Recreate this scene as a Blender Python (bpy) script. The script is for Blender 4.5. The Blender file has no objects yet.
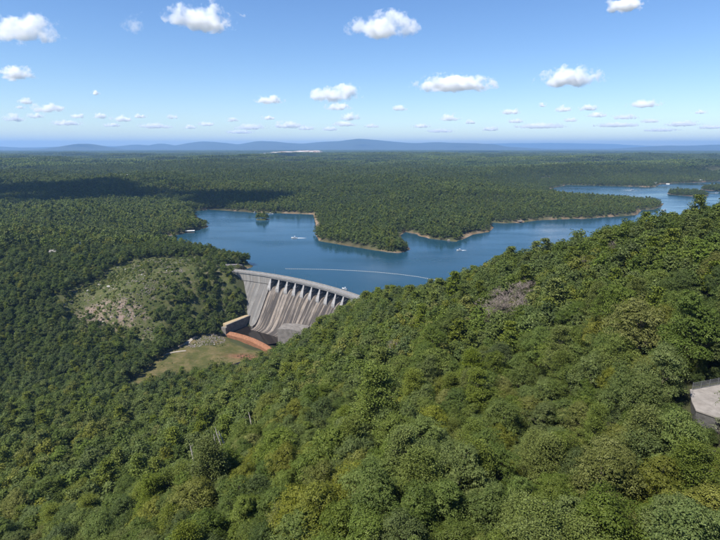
import bpy, bmesh, math, random
import numpy as np
from mathutils import Vector, Matrix

random.seed(7)
RNG = np.random.default_rng(7)
SC = bpy.context.scene
COL = SC.collection
R = math.radians

# ------------------------------------------------------------------ camera, sky, sun, exposure
CAM_H = 160.0                       # metres above the lake surface (lake = z 0)
F = 500.0                           # focal length in pixels of the 720-wide photograph
TH = math.atan((270 - 147) / F)     # pitch: the horizon lies at row 147
cam_d = bpy.data.cameras.new("camera")
cam_d.sensor_width = 36.0
cam_d.lens = 36.0 * F / 720.0
cam_d.clip_start = 0.5
cam_d.clip_end = 200000.0
cam = bpy.data.objects.new("camera", cam_d)
COL.objects.link(cam)
cam.location = (0, 0, CAM_H)
cam.rotation_euler = (R(90) - TH, 0, 0)
SC.camera = cam

SUN_EL = R(56)
SUN_AZ = math.atan2(-0.78, -0.62)   # direction towards the sun: left of and behind the camera
SUN_DIR = Vector((math.cos(SUN_EL) * math.sin(SUN_AZ), math.cos(SUN_EL) * math.cos(SUN_AZ), math.sin(SUN_EL)))
world = bpy.data.worlds.new("World")
SC.world = world
world.use_nodes = True
wn = world.node_tree
sky = wn.nodes.new("ShaderNodeTexSky")
sky.sky_type = 'NISHITA'
sky.sun_disc = False
sky.sun_elevation = SUN_EL
sky.sun_rotation = SUN_AZ
sky.altitude = 300
sky.air_density = 1.0
sky.dust_density = 0.0
sky.ozone_density = 3.5
bg = wn.nodes["Background"]
bg.inputs["Strength"].default_value = 0.09
hsv = wn.nodes.new("ShaderNodeHueSaturation")
hsv.inputs["Saturation"].default_value = 1.18
hsv.inputs["Hue"].default_value = 0.508
wn.links.new(sky.outputs[0], hsv.inputs["Color"])
wn.links.new(hsv.outputs[0], bg.inputs["Color"])
sun_l = bpy.data.lights.new("sun", 'SUN')
sun_l.energy = 5.0
sun_l.angle = R(0.53)
sun_l.color = (1.0, 0.95, 0.87)
sun = bpy.data.objects.new("sun", sun_l)
COL.objects.link(sun)
sun.rotation_euler = SUN_DIR.to_track_quat('Z', 'Y').to_euler()
SC.view_settings.view_transform = 'Standard'
SC.view_settings.look = 'None'
SC.view_settings.exposure = 0.80
SC.view_settings.gamma = 1.0
SC.view_settings.use_curve_mapping = False
SC.cycles.max_bounces = 12
SC.cycles.diffuse_bounces = 3
SC.cycles.glossy_bounces = 2
SC.cycles.transmission_bounces = 4
SC.cycles.volume_bounces = 12
SC.cycles.transparent_max_bounces = 8
SC.cycles.volume_max_steps = 256

# ------------------------------------------------------------------ helpers
CT, ST = math.cos(TH), math.sin(TH)
def ray(px, py):
    u, v = (px - 360) / F, (270 - py) / F
    return np.array([u, CT + v * ST, -ST + v * CT])
def P(px, py, z=0.0):               # the point at height z that the photograph shows at this pixel
    r = ray(px, py)
    return r * ((z - CAM_H) / r[2]) + np.array([0, 0, CAM_H])
def Q(px, py, t):                   # the point at depth t
    return ray(px, py) * t + np.array([0, 0, CAM_H])
def project(x, y, z):
    d = y * CT - (z - CAM_H) * ST
    up = y * ST + (z - CAM_H) * CT
    d = np.where(d < 1, 1, d)
    return 360 + F * x / d, 270 - F * up / d, d

def smooth(a, b, x):
    t = np.clip((x - a) / (b - a), 0, 1)
    return t * t * (3 - 2 * t)

def hash2(ix, iy, seed):
    h = (ix.astype(np.int64) * 374761393 + iy.astype(np.int64) * 668265263 + seed * 1442695041) & 0xFFFFFFFF
    h = ((h ^ (h >> 13)) * 1274126177) & 0xFFFFFFFF
    h = ((h ^ (h >> 16)) * 2246822519) & 0xFFFFFFFF
    return ((h ^ (h >> 15)) & 0xFFFFFF) / float(0xFFFFFF)
def vnoise(x, y, seed=0):
    ix, iy = np.floor(x), np.floor(y)
    fx, fy = x - ix, y - iy
    fx = fx * fx * fx * (fx * (fx * 6 - 15) + 10); fy = fy * fy * fy * (fy * (fy * 6 - 15) + 10)
    a, b = hash2(ix, iy, seed), hash2(ix + 1, iy, seed)
    c, d = hash2(ix, iy + 1, seed), hash2(ix + 1, iy + 1, seed)
    return ((a * (1 - fx) + b * fx) * (1 - fy) + (c * (1 - fx) + d * fx) * fy) * 2 - 1
def fbm(x, y, seed=0, octv=4):
    s, a = 0, 1.0
    for o in range(octv):
        s = s + a * vnoise(x * 2 ** o, y * 2 ** o, seed + o * 17); a *= 0.5
    return s / 1.9

def inside(poly, x, y):
    poly = np.asarray(poly)[:, :2]
    res = np.zeros(x.shape, bool)
    n = len(poly)
    for i in range(n):
        x0, y0 = poly[i]; x1, y1 = poly[(i + 1) % n]
        c = ((y0 > y) != (y1 > y))
        xi = (x1 - x0) * (y - y0) / (y1 - y0 + 1e-12) + x0
        res ^= c & (x < xi)
    return res
def dist_poly(poly, x, y):
    poly = np.asarray(poly)[:, :2]
    best = np.full(x.shape, 1e18)
    n = len(poly)
    for i in range(n):
        ax, ay = poly[i]; bx, by = poly[(i + 1) % n]
        dx, dy = bx - ax, by - ay
        t = np.clip(((x - ax) * dx + (y - ay) * dy) / (dx * dx + dy * dy + 1e-9), 0, 1)
        best = np.minimum(best, (x - ax - t * dx) ** 2 + (y - ay - t * dy) ** 2)
    return np.sqrt(best)

def link(name, me, mat=None, parent=None, loc=None):
    o = bpy.data.objects.new(name, me)
    COL.objects.link(o)
    if mat is not None and me is not None and not me.materials:
        me.materials.append(mat)
    if parent is not None:
        o.parent = parent
    if loc is not None:
        o.location = loc
    return o
def tag(o, label=None, cat=None, group=None, kind=None):
    if label: o["label"] = label
    if cat: o["category"] = cat
    if group: o["group"] = group
    if kind: o["kind"] = kind
    return o
def thing(name, label, cat, loc=(0, 0, 0), rz=0.0, group=None):
    o = link(name, None, loc=loc)
    o.rotation_euler = (0, 0, rz)
    o.empty_display_size = 0.5
    return tag(o, label, cat, group)
def mesh_np(name, V, faces, uv=None):
    """faces: list of index tuples or an (n,k) array"""
    me = bpy.data.meshes.new(name)
    V = np.asarray(V, np.float32)
    if isinstance(faces, np.ndarray):
        n, k = faces.shape
        me.vertices.add(len(V)); me.vertices.foreach_set("co", V.ravel())
        me.loops.add(n * k); me.loops.foreach_set("vertex_index", faces.astype(np.int32).ravel())
        me.polygons.add(n)
        me.polygons.foreach_set("loop_start", np.arange(0, n * k, k, dtype=np.int32))
        me.polygons.foreach_set("loop_total", np.full(n, k, np.int32))
        me.update(calc_edges=True)
    else:
        me.from_pydata([tuple(map(float, v)) for v in V], [], [tuple(map(int, f)) for f in faces])
    if uv is not None:
        uv = np.asarray(uv, np.float32)
        l = me.uv_layers.new(name="UVMap")
        vi = np.empty(len(me.loops), np.int32); me.loops.foreach_get("vertex_index", vi)
        l.data.foreach_set("uv", uv[vi].ravel())
    me.validate()
    return me
class MB:
    def __init__(s): s.v = []; s.f = []
    def box(s, x0, x1, y0, y1, z0, z1, M=None):
        b = len(s.v)
        for z in (z0, z1):
            for (x, y) in ((x0, y0), (x1, y0), (x1, y1), (x0, y1)):
                p = Vector((x, y, z))
                s.v.append(tuple(M @ p) if M else tuple(p))
        for q in ((3, 2, 1, 0), (4, 5, 6, 7), (0, 1, 5, 4), (1, 2, 6, 5), (2, 3, 7, 6), (3, 0, 4, 7)):
            s.f.append(tuple(b + i for i in q))
        return s
    def prism(s, poly, z0, z1):
        b = len(s.v); n = len(poly)
        z0 = [z0] * n if np.isscalar(z0) else z0
        z1 = [z1] * n if np.isscalar(z1) else z1
        s.v += [(p[0], p[1], z0[i]) for i, p in enumerate(poly)] + [(p[0], p[1], z1[i]) for i, p in enumerate(poly)]
        s.f.append(tuple(b + i for i in range(n - 1, -1, -1))); s.f.append(tuple(b + n + i for i in range(n)))
        for i in range(n):
            j = (i + 1) % n
            s.f.append((b + i, b + j, b + n + j, b + n + i))
        return s
    def tube(s, p0, p1, r0, r1=None, k=6):
        r1 = r0 if r1 is None else r1
        p0, p1 = Vector(p0), Vector(p1)
        d = (p1 - p0).normalized()
        a = d.orthogonal().normalized(); c = d.cross(a)
        b = len(s.v)
        for p, r in ((p0, r0), (p1, r1)):
            for i in range(k):
                t = 2 * math.pi * i / k
                s.v.append(tuple(p + (a * math.cos(t) + c * math.sin(t)) * r))
        for i in range(k):
            j = (i + 1) % k
            s.f.append((b + i, b + j, b + k + j, b + k + i))
        s.f.append(tuple(b + i for i in range(k - 1, -1, -1))); s.f.append(tuple(b + k + i for i in range(k)))
        return s
    def mesh(s, name):
        me = mesh_np(name, s.v, s.f)
        bm = bmesh.new(); bm.from_mesh(me); bmesh.ops.recalc_face_normals(bm, faces=bm.faces); bm.to_mesh(me); bm.free()
        return me
    def build(s, name, mat, parent=None, loc=None):
        return link(name, s.mesh(name), mat, parent, loc)

# ------------------------------------------------------------------ materials
def new_mat(name):
    m = bpy.data.materials.new(name); m.use_nodes = True
    nt = m.node_tree
    return m, nt, nt.nodes["Principled BSDF"]
def N(nt, t, **kw):
    n = nt.nodes.new(t)
    for k, v in kw.items():
        if k in n.inputs: n.inputs[k].default_value = v
        else: setattr(n, k, v)
    return n
def ramp(nt, fac, stops):
    r = nt.nodes.new("ShaderNodeValToRGB")
    while len(r.color_ramp.elements) > 1: r.color_ramp.elements.remove(r.color_ramp.elements[0])
    for i, (p, c) in enumerate(stops):
        e = r.color_ramp.elements[0] if i == 0 else r.color_ramp.elements.new(p)
        e.position = p; e.color = (*c, 1) if len(c) == 3 else c
    nt.links.new(fac, r.inputs[0])
    return r.outputs[0]
def mixc(nt, fac, a, b, mode='MIX'):
    m = nt.nodes.new("ShaderNodeMix"); m.data_type = 'RGBA'; m.blend_type = mode
    for sock, val in ((m.inputs[0], fac), (m.inputs[6], a), (m.inputs[7], b)):
        if isinstance(val, (int, float)): sock.default_value = val
        elif isinstance(val, tuple): sock.default_value = (*val, 1) if len(val) == 3 else val
        else: nt.links.new(val, sock)
    return m.outputs[2]
def noise(nt, scale, detail=4, vec=None, rough=0.55):
    n = N(nt, "ShaderNodeTexNoise", Scale=scale, Detail=detail, Roughness=rough)
    if vec is not None: nt.links.new(vec, n.inputs["Vector"])
    return n.outputs[0]
def worldpos(nt):
    return nt.nodes.new("ShaderNodeNewGeometry").outputs["Position"]
def attr(nt, name):
    a = nt.nodes.new("ShaderNodeAttribute"); a.attribute_name = name
    return a
def bump(nt, b, h, strength, dist):
    n = N(nt, "ShaderNodeBump", Strength=strength, Distance=dist)
    nt.links.new(h, n.inputs["Height"]); nt.links.new(n.outputs[0], b.inputs["Normal"])
def mat_noise(name, c0, c1, scale, rough=0.85, bmp=0.3, bdist=0.05, detail=5, spec=0.3):
    m, nt, b = new_mat(name)
    n = noise(nt, scale, detail, worldpos(nt))
    nt.links.new(ramp(nt, n, [(0.32, c0), (0.68, c1)]), b.inputs["Base Color"])
    b.inputs["Roughness"].default_value = rough
    b.inputs["Specular IOR Level"].default_value = spec
    if bmp: bump(nt, b, n, bmp, bdist)
    return m
def mat_plain(name, c, rough=0.5, metal=0.0):
    m, nt, b = new_mat(name)
    n = noise(nt, 3.0, 3, worldpos(nt))
    lo = tuple(v * 0.85 for v in c); hi = tuple(min(1, v * 1.1) for v in c)
    nt.links.new(ramp(nt, n, [(0.35, lo), (0.65, hi)]), b.inputs["Base Color"])
    b.inputs["Roughness"].default_value = rough; b.inputs["Metallic"].default_value = metal
    return m
def mat_leaf(name, dark, mid, light, trans=0.32):
    """leaf colour differs by leaf (attribute lv) and by tree (object random)"""
    m, nt, b = new_mat(name)
    oi = nt.nodes.new("ShaderNodeObjectInfo")
    lv = attr(nt, "lv")
    col = ramp(nt, lv.outputs["Fac"], [(0.0, dark), (0.5, mid), (1.0, light)])
    hs = N(nt, "ShaderNodeHueSaturation")
    for inp, lo, hi, off in (("Hue", 0.492, 0.508, 0.37), ("Saturation", 0.88, 1.10, 0.71), ("Value", 0.82, 1.20, 0.0)):
        ad = N(nt, "ShaderNodeMath", operation='ADD'); ad.inputs[1].default_value = off
        fr = N(nt, "ShaderNodeMath", operation='FRACT')
        mul = N(nt, "ShaderNodeMath", operation='MULTIPLY'); mul.inputs[1].default_value = 1.0 if off == 0 else (7.13 if off < .5 else 13.7)
        nt.links.new(oi.outputs["Random"], mul.inputs[0]); nt.links.new(mul.outputs[0], ad.inputs[0]); nt.links.new(ad.outputs[0], fr.inputs[0])
        mr = N(nt, "ShaderNodeMapRange"); mr.inputs[3].default_value = lo; mr.inputs[4].default_value = hi
        nt.links.new(fr.outputs[0], mr.inputs[0]); nt.links.new(mr.outputs[0], hs.inputs[inp])
    nt.links.new(col, hs.inputs["Color"])
    nt.links.new(hs.outputs[0], b.inputs["Base Color"])
    b.inputs["Roughness"].default_value = 0.6
    b.inputs["Specular IOR Level"].default_value = 0.16
    tr = nt.nodes.new("ShaderNodeBsdfTranslucent")
    nt.links.new(mixc(nt, 0.5, hs.outputs[0], (0.10, 0.14, 0.02)), tr.inputs[0])
    mx = nt.nodes.new("ShaderNodeMixShader"); mx.inputs[0].default_value = trans
    nt.links.new(b.outputs[0], mx.inputs[1]); nt.links.new(tr.outputs[0], mx.inputs[2])
    nt.links.new(mx.outputs[0], nt.nodes["Material Output"].inputs[0])
    return m

M = {}
M['leaf_mid'] = mat_leaf("leaf_mid_green", (0.066, 0.091, 0.018), (0.101, 0.135, 0.028), (0.154, 0.188, 0.049))
M['leaf_dark'] = mat_leaf("leaf_dark_green", (0.046, 0.067, 0.017), (0.072, 0.101, 0.025), (0.110, 0.141, 0.040))
M['leaf_yellow'] = mat_leaf("leaf_yellowish_green", (0.092, 0.102, 0.016), (0.142, 0.154, 0.027), (0.200, 0.210, 0.052))
M['leaf_pine'] = mat_leaf("pine_needles", (0.068, 0.088, 0.014), (0.104, 0.130, 0.020), (0.150, 0.172, 0.036), 0.15)
M['leaf_pale'] = mat_leaf("pale_shrub_leaves", (0.10, 0.12, 0.06), (0.22, 0.24, 0.14), (0.36, 0.37, 0.26))
M['leaf_grass'] = mat_leaf("tussock_blades", (0.07, 0.085, 0.02), (0.11, 0.125, 0.035), (0.18, 0.18, 0.07))
M['bark'] = mat_noise("bark", (0.07, 0.055, 0.042), (0.16, 0.13, 0.10), 4.0)
M['dead'] = mat_noise("weathered_dead_wood", (0.115, 0.092, 0.076), (0.215, 0.180, 0.155), 3.0)
M['dead_pale'] = mat_noise("bleached_dead_wood", (0.34, 0.30, 0.26), (0.56, 0.51, 0.45), 3.0)
M['rock'] = mat_noise("grey_pink_rock", (0.10, 0.088, 0.078), (0.20, 0.175, 0.155), 0.8, 0.9, 0.6, 0.2)
M['rock_pale'] = mat_noise("pale_rock", (0.27, 0.25, 0.23), (0.42, 0.395, 0.365), 0.8, 0.9, 0.5, 0.2)
M['gravel'] = mat_noise("tan_gravel", (0.26, 0.195, 0.11), (0.37, 0.29, 0.18), 1.5, 0.95, 0.4, 0.05)
M['track'] = mat_noise("pale_track_gravel", (0.20, 0.172, 0.14), (0.31, 0.275, 0.228), 1.2, 0.95, 0.4, 0.05)
M['asphalt'] = mat_noise("worn_asphalt", (0.14, 0.123, 0.12), (0.21, 0.19, 0.18), 0.7, 0.9, 0.2, 0.02)
M['white'] = mat_plain("white_gelcoat", (0.78, 0.78, 0.76), 0.3)
M['dark_glass'] = mat_plain("tinted_glass", (0.02, 0.025, 0.03), 0.08)
M['steel'] = mat_plain("galvanised_steel", (0.15, 0.155, 0.16), 0.6, 0.1)
M['wire'] = mat_plain('dull_wire', (0.10, 0.105, 0.11), 0.7)
M['gate'] = mat_noise("gate_steel", (0.045, 0.052, 0.062), (0.10, 0.105, 0.115), 0.6, 0.6, 0.1, 0.02)
M['roof_white'] = mat_plain("white_metal_roof", (0.60, 0.60, 0.585), 0.4)
M['roof_grey'] = mat_noise("grey_shingles", (0.14, 0.13, 0.12), (0.22, 0.2, 0.19), 2.0)
M['siding'] = mat_plain("pale_siding", (0.58, 0.56, 0.50), 0.7)
M['seat'] = mat_plain("blue_canvas", (0.05, 0.10, 0.25), 0.8)
M['sill'] = mat_noise("rust_stained_concrete", (0.155, 0.064, 0.030), (0.26, 0.122, 0.065), 0.5, 0.8, 0.3, 0.05)
M['terrace'] = mat_noise("pale_terrace_concrete", (0.185, 0.168, 0.152), (0.265, 0.243, 0.222), 0.9, 0.85, 0.15, 0.01)
M['wall_stone'] = mat_noise("dark_retaining_wall", (0.055, 0.055, 0.052), (0.11, 0.105, 0.10), 1.5, 0.9, 0.4, 0.05)

def mat_concrete(name, pale, grey, stain, streak_amt, band=False):
    """UV: u = metres along the dam, v = metres down the face; runoff streaks run down v"""
    m, nt, b = new_mat(name)
    uv = nt.nodes.new("ShaderNodeUVMap"); uv.uv_map = "UVMap"
    def mapped(sx, sy):
        mp = N(nt, "ShaderNodeMapping"); mp.inputs["Scale"].default_value = (sx, sy, 1)
        nt.links.new(uv.outputs[0], mp.inputs[0]); return mp.outputs[0]
    base = ramp(nt, noise(nt, 1.0, 5, mapped(0.22, 0.14)), [(0.3, grey), (0.7, pale)])
    st = noise(nt, 1.0, 4, mapped(0.24, 0.010), 0.6)
    c = mixc(nt, ramp(nt, st, [(0.44, (0, 0, 0)), (0.51, (streak_amt,) * 3)]), base, stain)
    st2 = noise(nt, 1.0, 3, mapped(0.9, 0.02), 0.6)
    c = mixc(nt, ramp(nt, st2, [(0.53, (0, 0, 0)), (0.63, (streak_amt * 0.7,) * 3)]), c, tuple(v * 0.55 for v in stain))
    st3 = noise(nt, 1.0, 3, mapped(0.5, 0.03), 0.6)
    c = mixc(nt, ramp(nt, st3, [(0.56, (0, 0, 0)), (0.66, (streak_amt * 0.6,) * 3)]), c, (0.26, 0.205, 0.15))
    # lift lines across the face
    w = N(nt, "ShaderNodeTexWave", Scale=0.105); w.bands_direction = 'Y'
    nt.links.new(mapped(1, 1), w.inputs[0])
    c = mixc(nt, ramp(nt, w.outputs[0], [(0.0, (0.35,) * 3), (0.03, (0, 0, 0))]), c, tuple(v * 0.6 for v in grey))
    nt.links.new(c, b.inputs["Base Color"])
    b.inputs["Roughness"].default_value = 0.85
    bump(nt, b, noise(nt, 0.8, 5, worldpos(nt)), 0.2, 0.1)
    return m
M['spillway'] = mat_concrete("streaked_spillway_concrete", (0.230, 0.196, 0.164), (0.128, 0.107, 0.090), (0.034, 0.028, 0.025), 0.95)
M['concrete'] = mat_concrete("weathered_dam_concrete", (0.175, 0.168, 0.157), (0.122, 0.118, 0.112), (0.078, 0.073, 0.069), 0.6)
M['concrete_pale'] = mat_concrete("pale_cap_concrete", (0.29, 0.277, 0.256), (0.23, 0.22, 0.203), (0.14, 0.13, 0.12), 0.5)
M['pier'] = mat_noise("pier_concrete", (0.205, 0.20, 0.195), (0.31, 0.30, 0.29), 0.35, 0.85, 0.2, 0.05)
M['deck'] = mat_noise("deck_concrete", (0.155, 0.154, 0.152), (0.225, 0.22, 0.215), 0.4, 0.85, 0.1, 0.02)
M['wallc'] = mat_noise("basin_wall_concrete", (0.115, 0.103, 0.092), (0.205, 0.187, 0.166), 0.3, 0.85, 0.3, 0.1)

# water
m, nt, b = new_mat("lake_water")
b.inputs["Base Color"].default_value = (0.010, 0.042, 0.066, 1)
b.inputs["Roughness"].default_value = 0.12
b.inputs["IOR"].default_value = 1.33
wp = worldpos(nt)
mp = N(nt, "ShaderNodeMapping"); mp.inputs["Scale"].default_value = (0.5, 1.0, 1.0); mp.inputs["Rotation"].default_value = (0, 0, 0.4)
nt.links.new(wp, mp.inputs[0])
n1 = noise(nt, 0.25, 3, mp.outputs[0]); n2 = noise(nt, 0.012, 3, wp)
mu = N(nt, "ShaderNodeMath", operation='MULTIPLY'); nt.links.new(n1, mu.inputs[0]); nt.links.new(n2, mu.inputs[1])
bump(nt, b, mu.outputs[0], 0.5, 0.5)
mpw = N(nt, 'ShaderNodeMapping'); mpw.inputs['Scale'].default_value = (0.4, 1.0, 1.0); nt.links.new(wp, mpw.inputs[0])
wr = N(nt, 'ShaderNodeMapRange'); wr.inputs[1].default_value = 0.35; wr.inputs[2].default_value = 0.65; wr.inputs[3].default_value = 0.06; wr.inputs[4].default_value = 0.28
nt.links.new(noise(nt, 0.011, 4, mpw.outputs[0]), wr.inputs[0]); nt.links.new(wr.outputs[0], b.inputs['Roughness'])
M['water'] = m
m, nt, b = new_mat("dark_basin_water")
b.inputs["Base Color"].default_value = (0.012, 0.009, 0.007, 1); b.inputs["Roughness"].default_value = 0.1; b.inputs["IOR"].default_value = 1.33
bump(nt, b, noise(nt, 0.6, 3, worldpos(nt)), 0.25, 0.15)
M['basin_water'] = m
m, nt, b = new_mat("wake_foam")
b.inputs["Base Color"].default_value = (0.82, 0.84, 0.85, 1); b.inputs["Roughness"].default_value = 0.9
fa = attr(nt, "foam")
ml = N(nt, "ShaderNodeMath", operation='ADD'); nt.links.new(noise(nt, 1.2, 5, worldpos(nt)), ml.inputs[0]); nt.links.new(fa.outputs["Fac"], ml.inputs[1])
nt.links.new(ramp(nt, ml.outputs[0], [(0.55, (0, 0, 0)), (0.95, (1, 1, 1))]), b.inputs["Alpha"])
M['foam'] = m

# ------------------------------------------------------------------ dam axis (plan)
DAM_L = 232.0
def heading(s): return R(-21 - 34.0 * s / 220.0)
_ss = np.linspace(-20, DAM_L + 10, 500)
_h = np.radians(-21 - 34.0 * _ss / 220.0)
_ds = _ss[1] - _ss[0]
_cx = np.concatenate([[0], np.cumsum(np.cos((_h[1:] + _h[:-1]) / 2) * _ds)])
_cy = np.concatenate([[0], np.cumsum(np.sin((_h[1:] + _h[:-1]) / 2) * _ds)])
_i0 = np.interp(0, _ss, _cx); _j0 = np.interp(0, _ss, _cy)
_cx += -160 - _i0; _cy += 604 - _j0
def crest(s, off=0.0):              # off > 0: downstream
    h = heading(s)
    return np.array([np.interp(s, _ss, _cx) + math.sin(h) * off, np.interp(s, _ss, _cy) - math.cos(h) * off])
DECK = 11.0

# ------------------------------------------------------------------ lake outline and terrain
PXL = lambda *pts: [P(x, y, 0)[:2] for x, y in pts]
LAKE = PXL((150, 240), (163, 237), (180, 233), (198, 230), (207, 226), (206, 221), (196, 216.5), (191, 212), (205, 209.5),
           (240, 211.5), (270, 213), (300, 214), (313, 214.5), (315, 222), (316, 232), (318.5, 241), (345, 245.5), (375, 250.5),
           (395, 252.5), (408, 249.5), (406, 243), (399, 236), (406, 232), (420, 234), (440, 239), (453, 241.5), (463, 239.5),
           (473, 234.5), (489, 232), (494, 227.5), (488, 222), (500, 223), (520, 223), (537, 220.5), (557, 219.5), (580, 218.5),
           (620, 216.5), (637, 215), (642, 210), (661, 207), (664, 203.5), (640, 201), (600, 199), (567, 196.5), (545, 190),
           (567, 185), (613, 186.2), (655, 187), (660, 184), (720, 181.5), (790, 180), (860, 184), (960, 200))
LAKE += [np.array(p) for p in ((1900, 700), (1300, 330), (700, 400), (450, 435), (300, 455), (200, 478), (120, 498), (60, 508))]
LAKE += [crest(s, -1.0) for s in (222, 180, 140, 100, 60, 20, 2)]
LAKE += [np.array(p) for p in ((-158, 640), (-150, 668), (-185, 712), (-240, 752), (-310, 800), (-370, 840))]
LAKE = np.array(LAKE)
ISLANDS = [(P(262, 219.5)[:2], 17, 12), (P(687, 194.5)[:2], 60, 75), (P(722, 190)[:2], 75, 80)]

KNOLL = P(145, 285, 2)
CTRL = []
def cp(p, dz=0): CTRL.append((p[0], p[1], p[2] + dz))
for a in [(720, 198, 230), (680, 206, 245), (640, 213, 260), (600, 223, 275), (560, 238, 290), (520, 250, 310), (480, 265, 330),
          (440, 279, 350), (400, 293, 365), (360, 302, 380), (330, 320, 400), (300, 338, 415), (277, 350, 430)]:
    cp(Q(*a), -17.5 if a[0] > 540 else (-15.5 if a[0] > 420 else -12.8))
for a in [(0, 540, 150), (180, 540, 98), (360, 540, 68), (540, 540, 62), (720, 540, 58), (0, 480, 210), (0, 430, 280), (0, 402, 340),
          (180, 405, 330), (180, 470, 170), (540, 400, 122), (360, 400, 130), (540, 300, 200), (360, 340, 250), (700, 300, 140)]:
    cp(Q(*a), -11.5)
TERR = Q(700, 396, 100)             # the overlook terrace
TZ = TERR[2]
for dx, dy in ((0, 0), (10, -6), (14, 8), (24, 2)): CTRL.append((TERR[0] + dx, TERR[1] + dy, TZ - 0.6))
CTRL += [(58, 84, 104), (60, 102, 105), (0, 0, 98), (25, 25, 100), (100, 0, 122), (-60, 0, 78), (-150, 0, 40), (0, -150, 105), (200, 100, 130), (250, 200, 122),
         (400, 150, 105), (600, 0, 90), (600, 250, 45), (900, 100, 50), (300, -200, 120), (-300, -200, 40), (-300, 50, 5), (-500, 100, 10),
         (-900, 0, 30), (-900, 500, 35), (-700, 250, -40), (-450, 310, -44), (-300, 360, -46), (-560, 480, 20),
         (230, 330, 88), (260, 410, 22), (180, 410, 30), (120, 425, 24), (70, 440, 16), (30, 455, 14), (420, 400, 18), (300, 440, 6), (200, 462, 4),
         (110, 480, 5), (25, 478, 12), (5, 462, 6), (-30, 448, -14), (-60, 430, -30), (-45, 470, -40), (-72, 425, -42)]
for a in [(185, 252, 15), (205, 253, 14), (150, 258, 14), (120, 268, 9), (100, 282, 0), (160, 300, -8), (130, 300, -4), (90, 312, -17), (150, 338, -37),
          (120, 330, -30), (60, 300, -3), (20, 300, 2), (205, 300, -14), (222, 312, -29), (214, 334, -40), (228, 282, 2), (20, 262, 22), (80, 252, 20),
          (0, 282, 12), (0, 330, -18), (40, 345, -28), (80, 362, -36), (0, 372, -38), (60, 385, -43), (120, 372, -42), (200, 350, -42.5), (175, 362, -43),
          (222, 358, -44.5), (250, 358, -46), (245, 335, -48.5), (262, 335, -48.5), (270, 330, -48.5), (240, 328, -47), (230, 345, -44.5), (205, 362, -44.5),
          (246, 262, 10), (262, 262, 9), (236, 266, 10), (240, 272, 8)]:
    cp(P(*a))
for s in (70, 100, 130, 160, 185): CTRL.append((*crest(s, 0), -47)); CTRL.append((*crest(s, 30), -48.5))
CTRL += [(*crest(10, 18), 0), (*crest(30, 20), -18), (*crest(45, 28), -34), (-165, 660, 8), (-200, 690, 10), (-250, 730, 12), (-330, 770, 14), (-420, 820, 16)]
CT_ = np.array(CTRL)
def _tps(r2): return r2 * np.log(r2 + 1e-6) * 0.5
def fit_rbf():
    n = len(CT_); X = CT_[:, :2] / 300.0
    K = _tps(((X[:, None] - X[None]) ** 2).sum(-1)) + np.eye(n) * 0.0012
    Pm = np.hstack([np.ones((n, 1)), X])
    A = np.block([[K, Pm], [Pm.T, np.zeros((3, 3))]])
    return np.linalg.solve(A, np.concatenate([CT_[:, 2], np.zeros(3)]))
W_ = fit_rbf()
def rbf(x, y):
    X = np.clip(x, -1000, 1000) / 300.0; Y = np.clip(y, -400, 1000) / 300.0
    out = W_[-3] + W_[-2] * X + W_[-1] * Y
    for i in range(len(CT_)):
        out = out + W_[i] * _tps((X - CT_[i, 0] / 300) ** 2 + (Y - CT_[i, 1] / 300) ** 2)
    return out

# far ridges: skyline rows of the photograph, the distance of the ridge and its half depth
SKYLINE = [([-120, -60, 0, 20, 43, 60, 75, 87, 100, 117, 133, 147, 158, 173, 187, 200, 213, 240, 260, 277, 303, 323, 340, 357, 380, 397, 417, 440, 460, 480, 493, 503, 517, 540, 600, 720, 850],
            [146, 147, 147.3, 148.6, 148.8, 148, 147, 147, 147.8, 147.6, 145.4, 146.8, 144.2, 146.8, 144.2, 142.4, 142.8, 145.6, 142.2, 142.8, 145, 142.9, 142.4, 139.9, 141.2, 143.1, 144, 142.9, 144, 144.4, 145.2, 147.7, 148.4, 150, 150, 150, 150], 26000, 1500),
           ([40, 58, 66, 75, 86, 98, 112], [152, 148, 145.6, 144.3, 145.2, 148, 152], 19000, 1000),
           ([440, 480, 520, 570, 610, 640, 720, 850], [147, 144.8, 144.2, 144, 145, 146.8, 147.2, 147], 44000, 2500),
           ([600, 640, 667, 690, 720, 800], [151, 148, 146.6, 146.8, 145.6, 145.6], 24000, 1200),
           ([-100, 0, 60, 150, 260, 360, 480, 600, 720, 800], [152.0, 151.6, 152.6, 151.8, 152.8, 151.8, 152.2, 152.8, 151.8, 152], 15500, 900)]
def far_land(x, y):
    r = np.hypot(x, y)
    h = 31 + (25 + 13 * smooth(1400, 2600, r)) * fbm(x / 800, y / 600, 3, 3) + 9 * fbm(x / 260, y / 220, 9, 3)
    h = h + smooth(2500, 9000, r) * (10 * fbm(x / 2200, y / 900, 21, 3))
    h = h + smooth(1700, 2600, r) * (26 - 70 * np.abs(fbm(x / 1500, y / 620, 27, 3)))
    h = np.maximum(h, 4 + 0.1 * h)
    h = h * (1 - 0.4 * smooth(6000, 11000, r))
    for (pxs, rows, D, sy) in SKYLINE:
        m = np.abs(y - D) < 4.5 * sy
        if not m.any(): continue
        xs = [ray(a, b)[0] / ray(a, b)[1] * D for a, b in zip(pxs, rows)]
        zs = [max(CAM_H + ray(a, b - 1.1)[2] / ray(a, b - 1.1)[1] * D - 45, 0) for a, b in zip(pxs, rows)]
        xm, ym = x[m], y[m]
        amp = sum(np.interp(xm + o, xs, zs) for o in (-150, -50, 50, 150)) / 4
        bend = 500 * np.sin(xm / 2300)
        h[m] = np.maximum(h[m], 45 + amp * np.exp(-0.5 * ((ym - D - bend) / sy) ** 2) * (1 + 0.05 * fbm(xm / 900, ym / 900, 5, 3)))
    return h
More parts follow.
